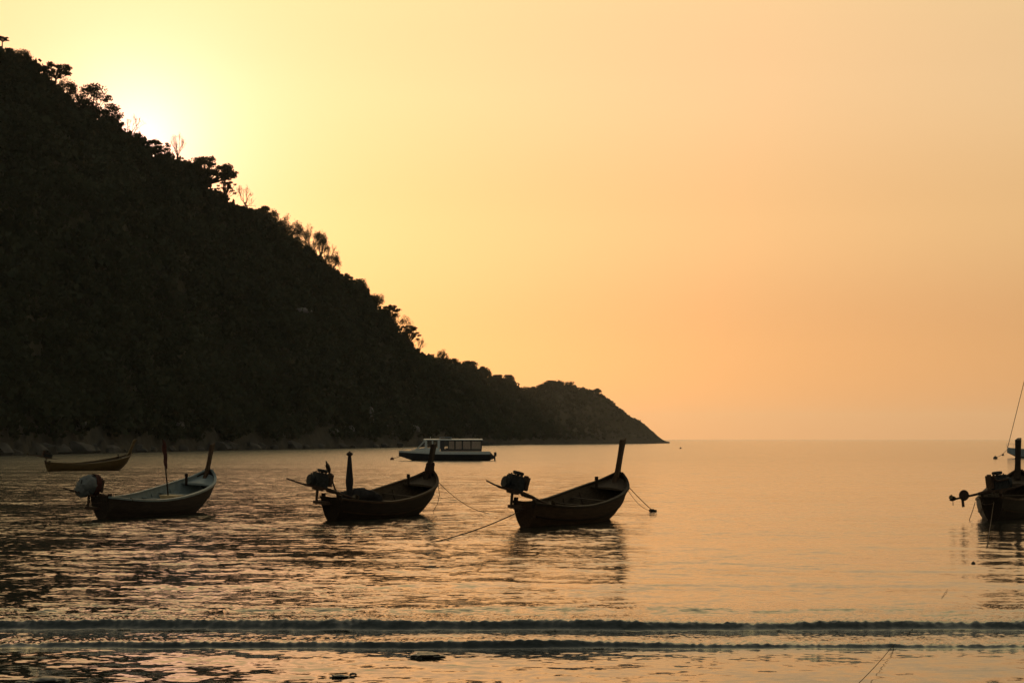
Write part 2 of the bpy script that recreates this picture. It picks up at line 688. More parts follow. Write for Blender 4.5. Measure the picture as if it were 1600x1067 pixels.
SKY_U = [-1500, -700, -300, -100, 0, 20, 30, 45, 55, 75, 95, 105, 115, 130, 150, 165, 185, 205, 220, 245, 262, 285, 300, 330, 345, 360, 385, 400, 412, 425, 445, 465, 480, 500, 520, 550, 575, 590, 610, 640, 660, 680, 700, 720, 740, 760, 780, 800, 812, 830, 850, 870, 890, 910, 930, 942, 955, 970, 985, 1000, 1010, 1025, 1035, 1046]
SKY_Y = [-420, -330, -170, -10, 70, 75, 85, 93, 106, 122, 142, 155, 160, 160, 168, 178, 195, 208, 224, 236, 236, 246, 266, 294, 300, 315, 320, 324, 327, 342, 360, 375, 387, 404, 420, 436, 457, 474, 499, 537, 550, 557, 560, 567, 570, 581, 588, 594, 607, 607, 601, 596, 599, 604, 609, 615, 624, 637, 649, 656, 664, 678, 686, 692]
SHORE_U = [-1500, -300, 0, 262, 437, 612, 778, 900, 1046]
SHORE_D = [150, 240, 335, 440, 525, 640, 900, 1080, 1290]
RIDGE_D = [420, 470, 560, 640, 690, 790, 1040, 1170, 1300]
CANOPY_U = [-1500, 560, 760, 900, 980, 1046]
CANOPY_H = [5.0, 4.6, 3.6, 2.4, .8, .2]


def hill_point(u, t):
    """u in bearing units (1600-wide), t: 0 shore, 1 ridge, 2 the far shore. Vectorised."""
    u = np.asarray(u, float)
    t = np.asarray(t, float)
    ds = np.interp(u, SHORE_U, SHORE_D)
    dr = np.interp(u, SHORE_U, RIDGE_D)
    ds = ds + 7 * fbm1(u / 110, 3, 3) * np.clip((1040 - u) / 100, 0, 1)
    dr = np.maximum(dr, ds + 8)
    ca = np.interp(u, CANOPY_U, CANOPY_H)
    top = EYE + (686 - np.interp(u, SKY_U, SKY_Y)) / FPX * dr - ca
    top = np.maximum(top, .15)
    front = t <= 1
    Y = np.where(front, ds + (dr - ds) * t, dr + (dr * .9) * (t - 1))
    prof = np.where(front, np.clip(t, 0, 1) ** .97, np.cos(np.clip(t - 1, 0, 1) * pi / 2) ** .8)
    z = top * prof
    g = fbm2(u / 45., t * 5.0, 17, 4)
    z = z + top * .06 * g * np.sin(np.clip(t, 0, 1) * pi) * (t < 1)
    lim = EYE + (top - EYE) / dr * Y - .3
    z = np.where((t < .97) & front, np.minimum(z, np.maximum(lim, .2)), z)
    z = np.where(t <= 0.001, -1.5, z)
    z = np.where(t >= 1.999, -1.5, z)
    return K(u) * Y, Y, z


def build_hill():
    us = np.concatenate([np.linspace(-1500, -20, 60), np.linspace(-15, 1046, 320)])
    ts = np.concatenate([[0, .004, .01, .02, .03, .04, .05, .06, .07, .08], np.linspace(.095, 1, 42), np.linspace(1.04, 2, 16)])
    T, U = np.meshgrid(ts, us, indexing='ij')
    X, Y, Z = hill_point(U, T)
    Z = Z + np.where((T > .003) & (T < .12), 1.3 * fbm2(U / 9, T * 45, 8, 3) * np.clip((1040 - U) / 200, 0, 1), 0)
    nr, nc = U.shape
    a = (np.arange(nr - 1)[:, None] * nc + np.arange(nc - 1)[None, :]).ravel()
    me = np_mesh('hill', np.stack([X, Y, Z], -1).reshape(-1, 3), quads=np.stack([a, a + 1, a + 1 + nc, a + nc], 1), smooth=True)
    m = bpy.data.materials.new('hill_ground')
    m.use_nodes = True
    t = m.node_tree
    b = t.nodes['Principled BSDF']
    b.inputs['Roughness'].default_value = .95
    b.inputs['Specular IOR Level'].default_value = .1
    geo = t.nodes.new('ShaderNodeNewGeometry')
    sp = t.nodes.new('ShaderNodeSeparateXYZ')
    t.links.new(geo.outputs['Position'], sp.inputs[0])
    n = t.nodes.new('ShaderNodeTexNoise')
    n.inputs['Scale'].default_value = .16
    n.inputs['Detail'].default_value = 6
    t.links.new(geo.outputs['Position'], n.inputs[0])
    ma = t.nodes.new('ShaderNodeMath')      # bare rock only in the splash zone
    ma.operation = 'MULTIPLY_ADD'
    t.links.new(n.outputs[0], ma.inputs[0])
    ma.inputs[1].default_value = -14
    t.links.new(sp.outputs[2], ma.inputs[2])
    mr = t.nodes.new('ShaderNodeMapRange')
    mr.inputs[1].default_value, mr.inputs[2].default_value = -4, 3
    mr.inputs[3].default_value, mr.inputs[4].default_value = 1, 0
    t.links.new(ma.outputs[0], mr.inputs[0])
    mx = t.nodes.new('ShaderNodeMix')
    mx.data_type = 'RGBA'
    t.links.new(mr.outputs[0], mx.inputs[0])
    mx.inputs[6].default_value = (.032, .030, .019, 1)
    mx.inputs[7].default_value = (.042, .038, .032, 1)
    t.links.new(mx.outputs[2], b.inputs['Base Color'])
    bp = t.nodes.new('ShaderNodeBump')
    bp.inputs['Distance'].default_value = 1.0
    t.links.new(n.outputs[0], bp.inputs['Height'])
    t.links.new(bp.outputs[0], b.inputs['Normal'])
    me.materials.append(m)
    o = bpy.data.objects.new('hill', me)
    col.objects.link(o)
    struct(o)


build_hill()


# ------------------------------------------------------------------ foliage
def leaf_cards(centers, size, r=rng, flat=.0):
    """one small tilted four-cornered leaf clump per centre"""
    n = len(centers)
    a = r.normal(size=(n, 3))
    a /= np.linalg.norm(a, axis=1, keepdims=True)
    b = r.normal(size=(n, 3))
    b -= a * (a * b).sum(1, keepdims=True)
    b /= np.linalg.norm(b, axis=1, keepdims=True)
    if flat:
        a[:, 2] *= 1 - flat
        b[:, 2] *= 1 - flat
    s = (size * (.6 + .8 * r.random(n)))[:, None] if np.ndim(size) == 0 else (size * (.6 + .8 * r.random(n)))[:, None]
    a, b = a * s * .5, b * s * .5 * (.5 + .5 * r.random(n))[:, None]
    V = np.stack([centers - a - b * .6, centers + a * .3 - b, centers + a + b * .6, centers - a * .3 + b], 1).reshape(-1, 3)
    Q = np.arange(n * 4).reshape(n, 4)
    return V, Q


def in_ball(n, r=rng, shell=.55):
    d = r.normal(size=(n, 3))
    d /= np.linalg.norm(d, axis=1, keepdims=True)
    return d * ((shell + (1 - shell) * r.random(n))[:, None])


def build_forest():
    us, ts = [], []
    N = 5200
    u = rng.uniform(-60, 1035, N)
    t = rng.random(N) * .98 + .012
    us.append(u)
    ts.append(t)
    # the ridge itself, front and just behind
    u = rng.uniform(-40, 1030, 900)
    us.append(u)
    ts.append(rng.uniform(.95, 1.06, 900))
    # what another viewpoint would see: further along the slope and over the back
    u = rng.uniform(-1450, -60, 1500)
    us.append(u)
    ts.append(rng.random(1500) * 1.1 + .04)
    us.append(rng.uniform(-200, 1000, 900))
    ts.append(rng.uniform(1.06, 1.8, 900))
    u, t = np.concatenate(us), np.concatenate(ts)
    X, Y, Z = hill_point(u, t)
    ca = np.interp(u, CANOPY_U, CANOPY_H)
    rad = ca * (.42 + .28 * rng.random(len(u)))
    hgt = ca * (.55 + .60 * rng.random(len(u)))
    big = rng.random(len(u)) < .2
    rad[big] *= 1.45
    hgt[big] *= 1.2
    keep = Z > 1.6 + 2.4 * rng.random(len(u)) ** 2
    keep &= rng.random(len(u)) < np.clip((1060 - u) / 120, .25, 1)
    VV, QQ, k = [], [], 0
    idx = np.nonzero(keep)[0]
    cnt = 62
    cs = []
    ss = []
    for i in idx:
        n = cnt if -80 < u[i] < 1045 and t[i] < 1.1 else 26
        p = in_ball(n) * np.array([rad[i], rad[i], hgt[i] * .5])
        p[:, 2] += hgt[i] * .48
        cs.append(p + np.array([X[i], Y[i], Z[i]]))
        ss.append(np.full(n, .30 * rad[i] + .25) * (1 if n == cnt else 1.7))
    cs, ss = np.concatenate(cs), np.concatenate(ss)
    V, Q = leaf_cards(cs, ss)
    me = np_mesh('forest', V, quads=Q)
    me.materials.append(MATS['forest_leaf'])
    o = bpy.data.objects.new('forest', me)
    col.objects.link(o)
    tag(o, 'dark unbroken woodland covering the steep headland slope', 'forest', kind='stuff')


build_forest()


def tubes_np(segs, n=4):
    """segs: (p0, p1, r0, r1) -> one mesh of short tapered tubes"""
    V, Q = [], []
    k = 0
    for p0, p1, r0, r1 in segs:
        d = (p1 - p0)
        if d.length < 1e-4:
            continue
        d.normalize()
        u = d.cross(Vector((.3, .9, .1)))
        u.normalize()
        w = d.cross(u)
        for p, r in ((p0, r0), (p1, r1)):
            for j in range(n):
                a = 2 * pi * j / n
                V.append(p + (u * cos(a) + w * sin(a)) * r)
        for j in range(n):
            Q.append((k + j, k + (j + 1) % n, k + n + (j + 1) % n, k + n + j))
        k += 2 * n
    return V, Q


def grow(p, d, length, r, level, rnd, segs, tips, spread, up=.15, kids=(2, 3)):
    """recursive limbs, each of two bent pieces"""
    mid = p + d * length * .5
    d2 = (d + Vector((rnd.gauss(0, .16), rnd.gauss(0, .16), rnd.gauss(0, .1)))).normalized()
    end = mid + d2 * length * .5
    segs.append((p, mid, r, r * .82))
    segs.append((mid, end, r * .82, r * .66))
    if level == 0:
        tips.append(end)
        return
    for i in range(rnd.randint(*kids)):
        ax = Vector((rnd.gauss(0, 1), rnd.gauss(0, 1), rnd.gauss(0, .55)))
        nd = (d2 + ax.normalized() * spread + Vector((0, 0, up))).normalized()
        st = end if i == 0 else mid.lerp(end, rnd.uniform(.2, 1))
        grow(st, nd, length * rnd.uniform(.62, .85), r * .62, level - 1, rnd, segs, tips, spread, up, kids)


def make_tree(u, ytop, wpx, kind, label, seed, ybase=None, group=None, t=.985, lean=0., cat='tree', name='tree', deep=.5):
    rnd = random.Random(seed)
    rg = np.random.default_rng(seed)
    X, Y, Z = [float(v) for v in hill_point(np.array([u]), np.array([t]))]
    top = EYE + (686 - ytop) / FPX * Y
    H = max(1.5, top - Z)
    W = wpx / FPX * Y
    root = empty(name, (X, Y, Z - .2))
    tag(root, label, cat, group)
    segs, tips = [], []
    if kind == 'umbrella':
        dep = min(H * .8, W * deep)
        th = H - dep
        r0 = .02 * H + .02 * W
        a = Vector((0, 0, 0))
        b = Vector((lean * W * .3, 0, th))
        segs += [(a, b * .5, r0, r0 * .85), (b * .5, b, r0 * .85, r0 * .7)]
        n = int(26 + W * 1.6)
        C = []
        for i in range(n):
            an = rnd.uniform(0, 2 * pi)
            rr = sqrt(rnd.random()) * W * .46
            rx, ry = rr * cos(an), rr * sin(an)
            rel = rr / (W * .5)
            p = Vector((rx + lean * W * .35, ry, H - dep * (.10 + .38 * rel ** 2 + .50 * rnd.random() ** 1.4)))
            st = b.lerp(Vector((p.x * .45, p.y * .45, th + (p.z - th) * .4)), rnd.random() * .9)
            m_ = st.lerp(p, .5) + Vector((0, 0, -.05 * dep))
            segs += [(st, m_, r0 * .34, r0 * .24), (m_, p, r0 * .24, r0 * .1)]
            pr = W * rnd.uniform(.07, .13)
            k = int(70 + 50 * pr)
            q = in_ball(k, rg, .2) * np.array([pr, pr, pr * .5])
            C.append(q + np.array(p))
        C = np.concatenate(C)
        C[:, 2] = np.minimum(C[:, 2], H)
        V, Q = leaf_cards(C, .15 + .02 * W, rg)
    elif kind == 'dense':
        dep = min(H * .85, W * 1.05)
        th = H - dep
        r0 = .03 * H
        segs += [(Vector((0, 0, 0)), Vector((0, 0, th + dep * .3)), r0, r0 * .6)]
        C = []
        n = max(16, int(W * 2.2))
        for i in range(n):
            v = rnd.random()
            an = rnd.uniform(0, 2 * pi)
            rr = sqrt(rnd.random()) * W * .40 * sqrt(max(.12, 1 - (2 * abs(v - .42)) ** 2.2))
            p = np.array([rr * cos(an) + lean * W * .2 * v, rr * sin(an), th + dep * (.12 + .78 * v)])
            segs.append((Vector((0, 0, th + dep * .1)), Vector(p), r0 * .4, r0 * .1))
            pr = rnd.uniform(.12, .20) * W
            q = in_ball(130, rg, .3) * np.array([pr, pr, pr * .75]) * (1 + .18 * rg.random((130, 1)))
            C.append(q + p)
        C = np.concatenate(C)
        C[:, 2] = np.minimum(C[:, 2], H * (.97 + .03 * rg.random(len(C))))
        V, Q = leaf_cards(C, .18 + .028 * W, rg)
    else:
        # bare or feathery: fine limbs all the way out
        r0 = .016 * H + .03
        dep = min(H * .75, W * (.85 if kind == 'bare' else 1.0))
        th = H - dep
        a, b = Vector((0, 0, 0)), Vector((lean * W * .3, 0, th))
        segs.append((a, b, r0, r0 * .8))
        sub, tp = [], []
        for i in range(5 if kind == 'bare' else 7):
            an = 2 * pi * (i + rnd.random() * .7) / 5
            d = Vector((cos(an) * .9, sin(an) * .9, rnd.uniform(.25, 1.0))).normalized()
            grow(b.lerp(a, rnd.random() * .25), d, (H - th) * .36, r0 * .6, 4, rnd, sub, tp, .62, .16)
        # fit the limbs to the crown's real spread
        P = np.array([list(q) for s in sub for q in s[:2]])
        mx = np.abs(P[:, 0] - b.x).max()
        my = np.abs(P[:, 1]).max()
        mz = P[:, 2].max() - th
        f = Vector((W * .5 / mx, W * .5 / my, (H - th) / mz))

        def fit(p):
            return Vector((b.x + (p.x - b.x) * f.x, p.y * f.y, th + (p.z - th) * f.z))
        sub = [(fit(s[0]), fit(s[1]), s[2], s[3]) for s in sub]
        tips = [fit(p) for p in tp]
        main = [s for s in sub if s[2] > r0 * .2]
        fine = [s for s in sub if s[2] <= r0 * .2]
        segs += main
        V0, Q0 = tubes_np([(s[0], s[1], max(s[2], .020), max(s[3], .016)) for s in fine], 3)
        C = np.array([list(p) for p in tips])
        rep = 2 if kind == 'bare' else 9
        C = np.repeat(C, rep, 0) + rg.normal(0, .22 if kind == 'bare' else .38, (len(C) * rep, 3))
        V, Q = leaf_cards(C, .16 if kind == 'bare' else .27, rg)
        Q = Q + len(V0)
        if len(V0):
            V = np.concatenate([np.array([list(p) for p in V0]), V])
            tri_q = np.array(Q0)
            Q = np.concatenate([tri_q, Q])
    me = np_mesh('crown', V, quads=Q)
    me.materials.append(MATS['tree_leaf'])
    o = bpy.data.objects.new('crown', me)
    col.objects.link(o)
    o.parent = root
    V, Q = tubes_np(segs, 5)
    me = np_mesh('trunk', [list(p) for p in V], quads=Q)
    me.materials.append(MATS['bark'])
    o = bpy.data.objects.new('trunk', me)
    col.objects.link(o)
    o.parent = root
    return root


make_tree(-3, 50, 20, 'umbrella', 'small flat topped tree highest on the ridge, cut by the left picture edge', 101)
make_tree(78, 91, 56, 'umbrella', 'flat crowned tree with see-through branches leaning out near the top of the ridge', 102, lean=.25)
make_tree(100, 118, 30, 'feathery', 'wispy thin tree below the flat crowned tree at the top of the ridge', 103)
make_tree(140, 124, 62, 'dense', 'tallest dense tree on the ridge, beside the bright sun glow', 104)
make_tree(118, 128, 26, 'bare', 'thin hazy bare tree in front of the tallest dense tree on the ridge', 120)
make_tree(171, 158, 42, 'dense', 'dense ragged tree stepping down right beside the tallest ridge tree', 105)
make_tree(198, 176, 44, 'bare', 'leafless tree with thin fanning branches in the sun glow', 106, lean=.2)
make_tree(240, 213, 46, 'umbrella', 'round crowned tree with small gaps below the leafless tree in the glow', 107)
make_tree(274, 206, 30, 'bare', 'small lone leafless tree standing out above the round crowned ridge tree', 108)
make_tree(316, 241, 92, 'umbrella', 'widest layered umbrella tree on the ridge with light through its limbs', 109, lean=.12)
make_tree(350, 272, 36, 'umbrella', 'low ragged tree hanging under the right side of the widest umbrella tree', 110, deep=.95)
make_tree(381, 287, 32, 'bare', 'slim bare tree on a straight stem, just below the widest umbrella tree', 111)
make_tree(440, 334, 34, 'feathery', 'small feathery tree at the upper end of the mid-slope fringe', 112)
make_tree(483, 348, 56, 'feathery', 'largest feathery tree of the fringe half way down the ridge', 113)
make_tree(508, 372, 34, 'bare', 'bare twiggy tree at the lower end of the mid-slope fringe', 114)
make_tree(519, 392, 26, 'feathery', 'short bushy tree where the mid-slope fringe ends in a step', 115)
make_tree(608, 472, 40, 'umbrella', 'upper layered tree of the pair low on the ridge', 116, lean=.1, deep=.95)
make_tree(634, 503, 42, 'umbrella', 'lower layered tree of the pair low on the ridge', 117, lean=.15, deep=.95)
make_tree(656, 526, 22, 'bare', 'tiny bare tree beside the lower layered tree of the pair', 118)
make_tree(690, 546, 22, 'feathery', 'tiny round feathery tree where the ridge levels out', 119)
make_tree(733, 563, 34, 'dense', 'low dense tree on the level part of the ridge', 121)
make_tree(756, 572, 26, 'dense', 'low flat tree right of the dense one on the level ridge', 122)
make_tree(795, 585, 30, 'dense', 'rounded dense tree above the saddle before the last knoll', 123)
make_tree(862, 594, 30, 'dense', 'low rounded tree on top of the last knoll', 124)
make_tree(934, 606, 16, 'dense', 'small flat topped tree on the right shoulder of the last knoll', 125)
make_tree(28, 72, 40, 'dense', 'dense rounded tree on the ridge between the edge tree and the flat crowned tree', 126)
make_tree(560, 434, 36, 'dense', 'dense round tree on the bare middle stretch of the ridge', 127)
make_tree(585, 458, 30, 'feathery', 'thin ragged tree just above the layered pair', 128)
make_tree(412, 318, 30, 'dense', 'low dense tree between the slim bare tree and the feathery fringe', 129)

make_tree(458, 344, 30, 'feathery', 'middle feathery tree of the mid-slope fringe, between the small and the largest', 130)
make_tree(499, 362, 34, 'feathery', 'leaning feathery tree just below the largest one of the fringe', 131)
make_tree(624, 488, 40, 'feathery', 'fine twigged tree joining the layered pair low on the ridge', 132)
rnd = random.Random(77)
u = 8.
while u < 900:
    if not any(abs(u - v) < 10 for v in (78, 140, 274, 322, 381)):
        sky_y = float(np.interp(u, SKY_U, SKY_Y))
        w = rnd.uniform(22, 42) * float(np.interp(u, [0, 560, 900], [1, .85, .6]))
        make_tree(u, sky_y - rnd.uniform(0, 7) * float(np.interp(u, [0, 600, 900], [1, .8, .4])), w, rnd.choice(['dense', 'dense', 'feathery']),
                  'dark leafy tree in the closed canopy along the ridge', 500 + int(u), group='trees of the closed ridge canopy')
    u += rnd.uniform(11, 24)

# ------------------------------------------------------------------ boulders along the foot of the headland
PALE = [(578, 632, 13, 30, 'tall pale standing boulder at the foot of the headland behind the tapered post'),
        (118, 652, 34, 14, 'broad pale rock slab low on the headland above the ochre boat'),
        (92, 640, 22, 10, 'smaller pale rock just above the broad slab on the headland'),
        (278, 656, 22, 14, 'pale rounded rock on the shore above the flag pole'),
        (236, 660, 14, 9, 'small grey rock left of the pale rounded rock on the shore'),
        (546, 663, 18, 12, 'low pale rock left of the tall standing boulder'),
        (520, 668, 20, 9, 'flat grey rock ledge well left of the standing boulder'),
        (600, 662, 16, 10, 'small pale rock tucked right of the standing boulder'),
        (642, 664, 30, 10, 'long pale rock shelf on the shore behind the cabin boat'),
        (470, 480, 30, 12, 'pale rock face showing through the woods half way up the slope')]
for i, (u, yt, w, h, lab) in enumerate(PALE):
    ts_ = np.linspace(0, 1, 400)
    X, Y, Z = hill_point(np.full(400, float(u)), ts_)
    ypx = 686 - (Z - EYE) / Y * FPX
    j = int(np.argmin(np.abs(ypx - (yt + h))))
    Yj = Y[j] - 1.5
    s = Yj / FPX
    ob = MB().lump((0, 0, 0), (w * s * .5, w * s * .45 + .5, h * s * .62), i + 3, .35, 1.3, 3).build('boulder', 'pale_rock', None, 40)
    ob.location = (K(u) * Yj, Yj, Z[j] + h * s * .35)
    tag(ob, lab, 'rock')
rnd = random.Random(4)
for i in range(34):
    u = -20 + i * 24 + rnd.uniform(-6, 6)
    X, Y, Z = [float(v) for v in hill_point(np.array([u]), np.array([rnd.uniform(.003, .02)]))]
    s = rnd.uniform(.8, 2.6)
    ob = MB().lump((0, 0, 0), (s * 1.3, s, s * .75), i + 40, .4, 1.4, 2).build('shore_rock', 'shore_rock', None, 35)
    ob.location = (X, Y - 1.5, rnd.uniform(.1, .5))
    ob.rotation_euler.z = rnd.uniform(0, 6)
    tag(ob, 'grey rock in the row along the waterline of the headland', 'rock', 'rocks along the headland waterline')


# ------------------------------------------------------------------ the evening air
def build_haze():
    m = bpy.data.materials.new('evening_haze')
    m.use_nodes = True
    t = m.node_tree
    t.nodes.clear()
    v = t.nodes.new('ShaderNodeVolumePrincipled')
    v.inputs['Color'].default_value = (.95, .9, .82, 1)
    v.inputs['Density'].default_value = HAZE
    v.inputs['Anisotropy'].default_value = .35
    o = t.nodes.new('ShaderNodeOutputMaterial')
    t.links.new(v.outputs[0], o.inputs['Volume'])
    me = bpy.data.meshes.new('haze')
    x0, x1, y0, y1, z0, z1 = -36000, 36000, -400, 14600, -6.5, 180
    vs = [(x, y, z) for z in (z0, z1) for x, y in ((x0, y0), (x1, y0), (x1, y1), (x0, y1))]
    me.from_pydata(vs, [], [(3, 2, 1, 0), (4, 5, 6, 7), (0, 1, 5, 4), (1, 2, 6, 5), (2, 3, 7, 6), (3, 0, 4, 7)])
    me.materials.append(m)
    o = bpy.data.objects.new('haze', me)
    col.objects.link(o)
    tag(o, 'thin warm evening haze over the bay', 'haze', kind='stuff')


HAZE = 5e-5
build_haze()

# ------------------------------------------------------------------ long-tail boats
def spline(tab, x):
    """Catmull-Rom through a table [(x, y), ...]"""
    xs = [a for a, b in tab]
    ys = [b for a, b in tab]
    i = max(0, min(len(xs) - 2, int(np.searchsorted(xs, x) - 1)))
    t = (x - xs[i]) / (xs[i + 1] - xs[i])

    def slope(k):
        a, b = max(0, k - 1), min(len(xs) - 1, k + 1)
        return (ys[b] - ys[a]) / (xs[b] - xs[a])
    h = xs[i + 1] - xs[i]
    m0, m1 = slope(i) * h, slope(i + 1) * h
    return ys[i] * (2 * t ** 3 - 3 * t * t + 1) + m0 * (t ** 3 - 2 * t * t + t) + ys[i + 1] * (3 * t * t - 2 * t ** 3) + m1 * (t ** 3 - t * t)


BEAM = [(-4, .37), (-3.2, .56), (-2, .76), (-1, .86), (0, .91), (1, .92), (2, .88), (3, .72), (3.5, .52), (3.8, .33), (4.0, .10)]
SHEER = [(-4, .74), (-3, .66), (-2, .61), (-1, .61), (0, .66), (1, .76), (2, .89), (3, 1.07), (3.5, 1.2), (3.8, 1.34), (4.0, 1.5)]
KEEL = [(-4, -.10), (-3, -.22), (-1, -.3), (1, -.28), (2.4, -.16), (3.0, .05), (3.4, .36), (3.7, .72), (3.9, 1.12), (4.0, 1.36)]


def section(s, inset=0., n=9, floor=None):
    """half section from gunwale (port) over the keel to gunwale (starboard)"""
    b, zg, zk = max(.03, spline(BEAM, s) - inset), spline(SHEER, s), spline(KEEL, s) + inset * 1.2
    fl = min(1, max(0, (s - .5) / 3.2))         # bow sections flare, stern sections are wineglass shaped
    st = min(1, max(0, (-s - 2) / 2))
    pts = []
    for i in range(-n, n + 1):
        v = abs(i) / n
        a = v * pi / 2
        yr = sin(a) ** .8
        yf = v ** 1.15
        y = b * (yr * (1 - .55 * fl - .45 * st) + yf * (.55 * fl + .45 * st))
        z = zk + (zg - zk) * (v ** 1.7 * (1 - fl * .5) + v * fl * .5)
        pts.append((y if i < 0 else -y, z))
    out = []
    for y, z in pts:
        x = s + (0 if s > -3.7 else (z - .3) * -.22 * (-s - 3.7) / .3)      # raked transom
        if floor is not None:
            z = max(z, min(floor, zg - .02))
        out.append(Vector((x, y, z)))
    return out


STN = [-4, -3.85, -3.7, -3.3, -2.8, -2.2, -1.6, -1, -.4, .2, .8, 1.4, 2, 2.4, 2.8, 3.1, 3.35, 3.55, 3.7, 3.82, 3.92, 4.0]


def engine_unit(root, at, yaw, tilt, cover, mats, tiller, shaft, prop_out):
    """long-tail motor: everything turns round the pivot 'at'; local +X points along the propeller shaft"""
    M = Matrix.Translation(at) @ Matrix.Rotation(yaw, 4, 'Z') @ Matrix.Rotation(tilt, 4, 'Y')
    M3 = M.to_3x3()

    def P(*p):
        return M @ Vector(p)

    mb = MB()
    mb.tube([Vector(at) + Vector((0, 0, -.42)), Vector(at) + Vector((0, 0, .06))], .045, 8)
    mb.box(Vector(at) + Vector((.16, -at[1] * .35, -.36)), (.40, .12 + abs(at[1]) * .9, .09))
    mb.box(P(0, 0, .05), (.26, .3, .06), M3)
    mb.box(P(.0, .11, .11), (.95, .05, .07), M3).box(P(.0, -.11, .11), (.95, .05, .07), M3)
    mb.build('engine_mount', 'rust_metal', root)
    # block
    mb = MB()
    mb.box(P(0, 0, .32), (.52, .30, .34), M3, .92)
    mb.box(P(0, 0, .19), (.42, .24, .12), M3)
    blk = mb.build('engine', 'engine_metal', root)
    tag(blk, 'engine wrapped in pale cloth' if cover else None)
    mb = MB()
    mb.box(P(-.02, 0, .53), (.46, .20, .10), M3)
    for i in range(4):
        mb.tube([P(-.2 + i * .13, .12, .48), P(-.2 + i * .13, .21, .44)], .028, 6)
        mb.tube([P(-.2 + i * .13, 0, .57), P(-.2 + i * .13, 0, .62)], .02, 6)
    mb.build('cylinder_head', 'engine_metal', blk)
    rot = M3.to_4x4() @ Matrix.Rotation(pi / 2, 4, 'Y')
    mb = MB().lathe([(.0, -.06), (.17, -.06), (.19, 0), (.17, .05), (.05, .07)], P(-.33, 0, .30), rot.to_3x3(), 16)
    mb.build('flywheel', 'engine_metal', blk, 40)
    mb = MB().lathe([(.15, -.045), (.17, -.03), (.17, .03), (.15, .045)], P(.05, .03, .66), M3, 16).tube([P(.05, .03, .58), P(.05, .03, .62)], .05)
    mb.build('air_filter', 'engine_metal', blk, 40)
    mb = MB().box(P(.34, 0, .40), (.08, .36, .40), M3)
    for i in range(5):
        mb.box(P(.385, 0, .25 + i * .075), (.012, .34, .03), M3)
    mb.box(P(.34, 0, .62), (.07, .16, .05), M3)
    mb.build('radiator', 'rust_metal', blk)
    mb = MB().tube([P(-.2, .22, .44), P(.0, .25, .43), P(.2, .25, .42), P(.3, .24, .5), P(.3, .23, .66)], .035, 8)
    mb.build('exhaust_pipe', 'rust_metal', blk, 50)
    mb = MB().box(P(-.18, -.20, .34), (.16, .1, .14), M3).tube([P(-.42, -.14, .52), P(-.42, -.14, .30), P(-.36, -.14, .28)], .02, 6)
    mb.build('alternator', 'engine_metal', blk)
    # tiller bar aft of the motor, shaft ahead of it
    mb = MB().tube([P(-.3, 0, .1), P(-.7, 0, .12), P(-tiller, 0, .17)], [.03, .026, .02], 8)
    mb.build('tiller', 'rust_metal', root, 50)
    mb = MB().tube([P(.4, 0, .1), P(shaft, 0, .02)], [.045, .03], 8)
    mb.tube([P(.35, 0, .1), P(.8, 0, .08)], [.075, .05], 8)
    if prop_out:
        mb.box(P(shaft - .35, 0, -.12), (.09, .02, .30), M3)
    sh = mb.build('propeller_shaft', 'rust_metal', root, 50)
    mb = MB()
    rx = (M3.to_4x4() @ Matrix.Rotation(pi / 2, 4, 'Y')).to_3x3()
    mb.lathe([(.02, -.09), (.045, -.06), (.05, .05), (.015, .12)], P(shaft, 0, .02), rx, 10)
    for k in range(3):
        a = 2 * pi * k / 3 + .4
        rad = M3 @ Vector((0, cos(a), sin(a)))
        tan = M3 @ Vector((.55, -sin(a) * .83, cos(a) * .83))
        c = P(shaft, 0, .02)
        nrm = rad.cross(tan).normalized() * .008
        ring = [(.04, -.03), (.11, -.075), (.17, -.07), (.2, 0.), (.17, .07), (.11, .075), (.04, .03)]
        vs = [c + rad * a_ + tan * b_ + nrm for a_, b_ in ring] + [c + rad * a_ + tan * b_ - nrm for a_, b_ in ring]
        n = len(ring)
        mb.add(vs, [tuple(range(n)), tuple(range(2 * n - 1, n - 1, -1))] + [(i, (i + 1) % n, n + (i + 1) % n, n + i) for i in range(n)])
    mb.build('propeller', 'bronze', sh)
    if prop_out:
        mb = MB().lathe([(.0, -.03), (.17, -.03), (.18, 0), (.17, .03), (.0, .03)], P(shaft - .42, 0, .10), (M3 @ Matrix.Rotation(pi / 2, 3, 'X')), 18)
        mb.build('cavitation_plate', 'rust_metal', sh)
    if cover:
        mb = MB().lump(P(-.03, 0, .40), (.42, .32, .32), 5, .30, 1.6, 3)
        mb.lump(P(-.28, 0, .22), (.23, .25, .27), 8, .3, 2, 3)
        cv = mb.build('engine_cover', 'white_cloth', root, 70)
        cv['label'] = 'pale cloth wrapped over the engine'
        mb = MB()
        ring = []
        for k in range(24):
            a = 2 * pi * k / 24
            ring.append((.35 * cos(a), .36 * sin(a)))
        for dx, w in ((.10, .06), (.16, .05)):
            mb.loft([[P(dx + e * w, y * 1.0, .40 + z * 1.0) for y, z in ring] for e in (-1, 1)] + [[P(dx + w, y * .94, .40 + z * .94) for y, z in ring], [P(dx - w, y * .94, .40 + z * .94) for y, z in ring]], True, False)
        mb.build('cover_strap', 'red_cloth', cv)


